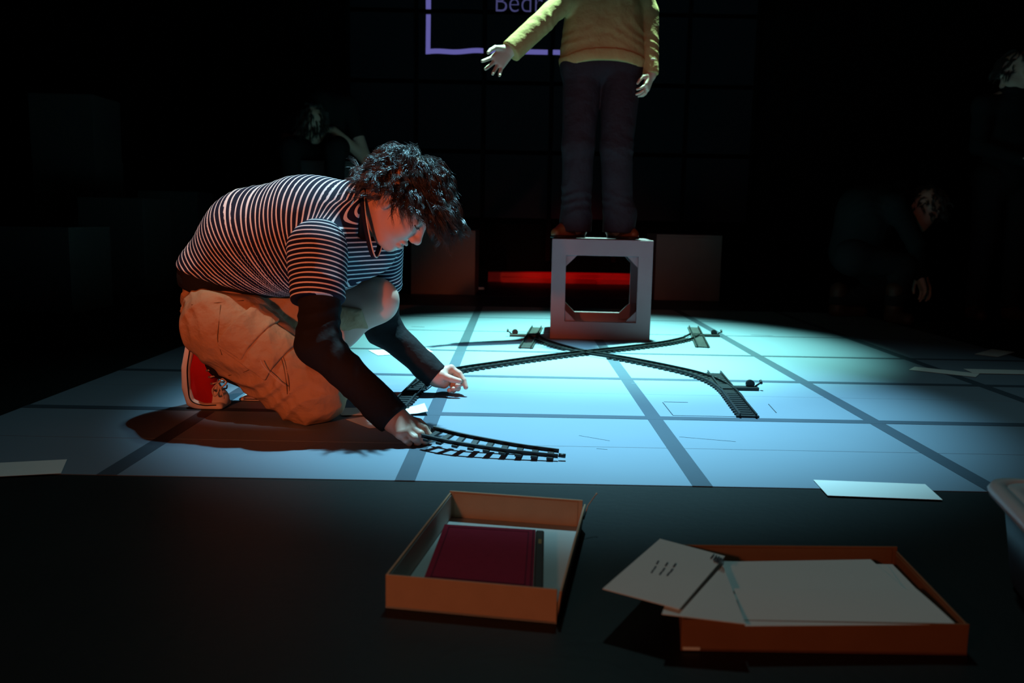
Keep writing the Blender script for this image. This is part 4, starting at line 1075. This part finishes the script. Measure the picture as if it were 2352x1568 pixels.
# ------------------------------------------------------------------ figures in the shadows
def shadow_person(label, root, J, mtop, mtro, mboot, skin_arm=False, holds=None, hair_len=.08, seed=1):
    """J: joints hip neck head headA sh[2] el[2] wr[2] hp[2] kn[2] an[2] toe[2] r(torso)"""
    global BO
    t = person_root(root, label); BO = np.array(t.location)
    tr = J['r']; hip, mid_, neck = J['hip'], J['mid'], J['neck']; sh, el, wr, hp, kn, an, toe = (J[k] for k in ('sh', 'el', 'wr', 'hp', 'kn', 'an', 'toe'))
    def top(P):
        d = smin(cap(P, hip, mid_, tr, tr*1.05), cap(P, mid_, neck, tr*1.05, tr*.62), .05)
        d = smin(d, cap(P, sh[0], sh[1], .068, .068), .05)
        for k in (0, 1):
            e_ = sh[k]+(el[k]-sh[k])*(.55 if skin_arm else 1.); d = smin(d, cap(P, sh[k], e_, .062, .052), .03)
            if not skin_arm: d = smin(d, cap(P, el[k], wr[k], .05, .038), .02)
        return d+folds(P, (.3, .3, .9), 40, .004, seed)
    rel(sdf_obj('dark_top', top, *bounds([hip, mid_, neck]+sh+el+wr, .2), .010, mtop, t))
    def tro(P):
        d = cap(P, hp[0], hp[1], .11, .11)
        for k in (0, 1): d = smin(d, smin(cap(P, hp[k], kn[k], .095, .072), cap(P, kn[k], an[k], .070, .056), .02), .03)
        return smax(d+folds(P, (.5, .2, .8), 45, .004, seed+1), plane(P, (0, 0, min(an[0][2], an[1][2])-.03), (0, 0, -1)), .003)
    rel(sdf_obj('trousers', tro, *bounds(hp+kn+an, .14), .010, mtro, t))
    for k in (0, 1):
        b0 = an[k]; b1 = toe[k]
        def bt_(P): return smax(smin(cap(P, b0+np.array([0, 0, .06]), np.array([b0[0], b0[1], b1[2]+.01]), .052, .045), cap(P, np.array([b0[0], b0[1], b1[2]]), b1, .045, .034), .03), plane(P, (0, 0, b1[2]-.030), (0, 0, -1)), .003)
        rel(sdf_obj('boot', bt_, *bounds([b0+np.array([0, 0, .06]), b1, [b0[0], b0[1], b1[2]]], .07), .007, mboot, t))
    hd = head_sdf(J['head'], J['headA'])
    pp = [snet(lambda P: smin(hd(P), cap(P, J['head']-np.array(J['headA'][2])*.06, neck, .052, .06), .03), *bounds([J['head'], neck], .15), .006)]
    def limbs(P):
        d = cap(P, hip, neck, .07, .06)
        for k in (0, 1):
            for a_, b_, r1, r2 in ((sh[k], el[k], .047, .042), (el[k], wr[k], .042, .028), (hp[k], kn[k], .07, .05), (kn[k], an[k], .05, .035), (neck, sh[k], .05, .045), (hip, hp[k], .07, .07)): d = smin(d, cap(P, a_, b_, r1, r2), .02)
        return d
    pp.append(snet(limbs, *bounds([hip, neck]+sh+el+wr+hp+kn+an, .1), .010))
    for k in (0, 1):
        h_ = simple_hand(wr[k], J['hd'][k], J['hn'][k], J['ht'][k], .5); pp.append(snet(prims(h_), *bounds([x for q in h_ for x in q[:2]], .03), .0045))
    v, q = merge_vq(pp); link('body', npmesh('body', v-BO, q), 'skin', t)
    S, RA = make_hair(J['head'], J['headA'], 150, 8, hair_len, .4, .004, seed=seed+20)
    link('hair', strand_mesh('hair', S-BO, RA*2.2), 'hair', t)
    return t
def hA(fwd, up=(0, 0, 1)):
    f = unit(fwd); l = unit(np.cross(up, f)); return np.array([f, l, np.cross(f, l)])
# hunched figure seated high behind the kneeling person
Yh = 6.2
ps = P3(745, 560, Yh); seat_z = FZ+.456*2
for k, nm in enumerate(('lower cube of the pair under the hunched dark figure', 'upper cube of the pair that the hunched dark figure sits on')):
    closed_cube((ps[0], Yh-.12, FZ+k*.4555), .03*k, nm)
cx = ps[0]
shadow_person('person in dark top sitting hunched in the shadows behind the kneeling person', (cx, Yh+.1, seat_z), dict(
    r=.175, hip=np.array([cx, Yh+.12, seat_z+.19]), mid=np.array([cx, Yh+.05, seat_z+.30]), neck=np.array([cx, Yh-.12, seat_z+.36]),
    head=np.array([cx, Yh-.30, seat_z+.22]), headA=hA((0, -.45, -.9), (0, -.9, .45)),
    sh=[np.array([cx-.17, Yh-.02, seat_z+.38]), np.array([cx+.17, Yh-.02, seat_z+.38])],
    el=[P3(652, 350, Yh-.05), P3(838, 362, Yh-.05)], wr=[np.array([cx-.10, Yh-.16, seat_z+.20]), np.array([cx+.10, Yh-.16, seat_z+.20])],
    hd=[(1, -.3, 0), (-1, -.3, 0)], hn=[(0, 0, 1), (0, 0, 1)], ht=[(0, -1, 0), (0, -1, 0)],
    hp=[np.array([cx-.10, Yh+.10, seat_z+.115]), np.array([cx+.10, Yh+.10, seat_z+.115])], kn=[np.array([cx-.15, Yh-.34, seat_z+.06]), np.array([cx+.15, Yh-.34, seat_z+.06])],
    an=[np.array([cx-.13, Yh-.30, seat_z-.40]), np.array([cx+.13, Yh-.30, seat_z-.40])], toe=[np.array([cx-.13, Yh-.42, seat_z-.46]), np.array([cx+.13, Yh-.42, seat_z-.46])]),
    'dkcloth', 'dktrouser', 'boot', skin_arm=True, seed=2)
# crouching figure at the right rear corner
Yc_ = 5.12; c_ = fl(1985, 728); x0 = c_[0]
shadow_person('person in dark clothes crouching at the right rear corner of the grid floor', (x0, Yc_, 0), dict(
    r=.15, hip=P3(1965, 575, Yc_), mid=P3(1990, 490, Yc_), neck=P3(2065, 450, Yc_),
    head=P3(2125, 480, Yc_-.02), headA=hA((.35, .75, -.55), (.5, .3, .8)),
    sh=[P3(2055, 470, Yc_-.15), P3(2060, 465, Yc_+.17)], el=[P3(2105, 560, Yc_-.18), P3(2115, 560, Yc_+.18)], wr=[P3(2110, 630, Yc_-.05), P3(2120, 630, Yc_+.08)],
    hd=[(.4, 0, -1), (.4, 0, -1)], hn=[(1, 0, .3), (1, 0, .3)], ht=[(0, 1, 0), (0, -1, 0)],
    hp=[P3(1960, 590, Yc_-.09), P3(1965, 590, Yc_+.10)], kn=[P3(2075, 610, Yc_-.13), P3(2040, 660, Yc_+.16)], an=[P3(2055, 690, Yc_-.17), P3(1925, 690, Yc_+.12)],
    toe=[fl(2085, 733, .032), np.array([fl(1955, 720)[0], Yc_+.12, .032])]), 'dkcloth', 'dktrouser', 'boot', seed=3)
# standing figure at the right edge
Yr = 5.3; xr = P3(2322, 300, Yr)[0]; z_ = lambda y: P3(2322, y, Yr)[2]
rp = shadow_person('person in dark clothes standing in the shadows at the right edge', (xr, Yr, FZ), dict(
    r=.135, hip=np.array([xr, Yr, z_(400)]), mid=np.array([xr, Yr, z_(320)]), neck=np.array([xr, Yr, z_(215)]),
    head=np.array([xr, Yr-.02, z_(168)]), headA=hA((-.9, .25, -.4)),
    sh=[np.array([xr-.17, Yr, z_(245)]), np.array([xr+.17, Yr, z_(245)])], el=[np.array([xr-.21, Yr-.06, z_(340)]), np.array([xr+.22, Yr-.06, z_(340)])],
    wr=[np.array([xr-.05, Yr-.26, z_(376)]), np.array([xr+.08, Yr-.26, z_(376)])],
    hd=[(.9, -.4, 0), (-.9, -.4, 0)], hn=[(0, -1, 0), (0, -1, 0)], ht=[(0, 0, 1), (0, 0, 1)],
    hp=[np.array([xr-.09, Yr, z_(415)]), np.array([xr+.09, Yr, z_(415)])], kn=[np.array([xr-.10, Yr, .48]), np.array([xr+.10, Yr, .48])],
    an=[np.array([xr-.11, Yr+.02, .08]), np.array([xr+.11, Yr+.02, .08])], toe=[np.array([xr-.14, Yr-.12, .026]), np.array([xr+.13, Yr-.12, .026])]), 'dkcloth', 'dktrouser', 'boot', seed=4)
nb = empty('notebook', (xr+.02, Yr-.33, z_(386))); tag(nb, 'small green notebook held by the person at the right edge', 'notebook')
link('cover', box_me('cover', (-.075, -.012, -.05), (.075, -.007, .055), .001), 'book_g', nb)
link('page_block', box_me('page_block', (-.072, -.0068, -.048), (.072, .004, .053), .001), 'paper', nb)
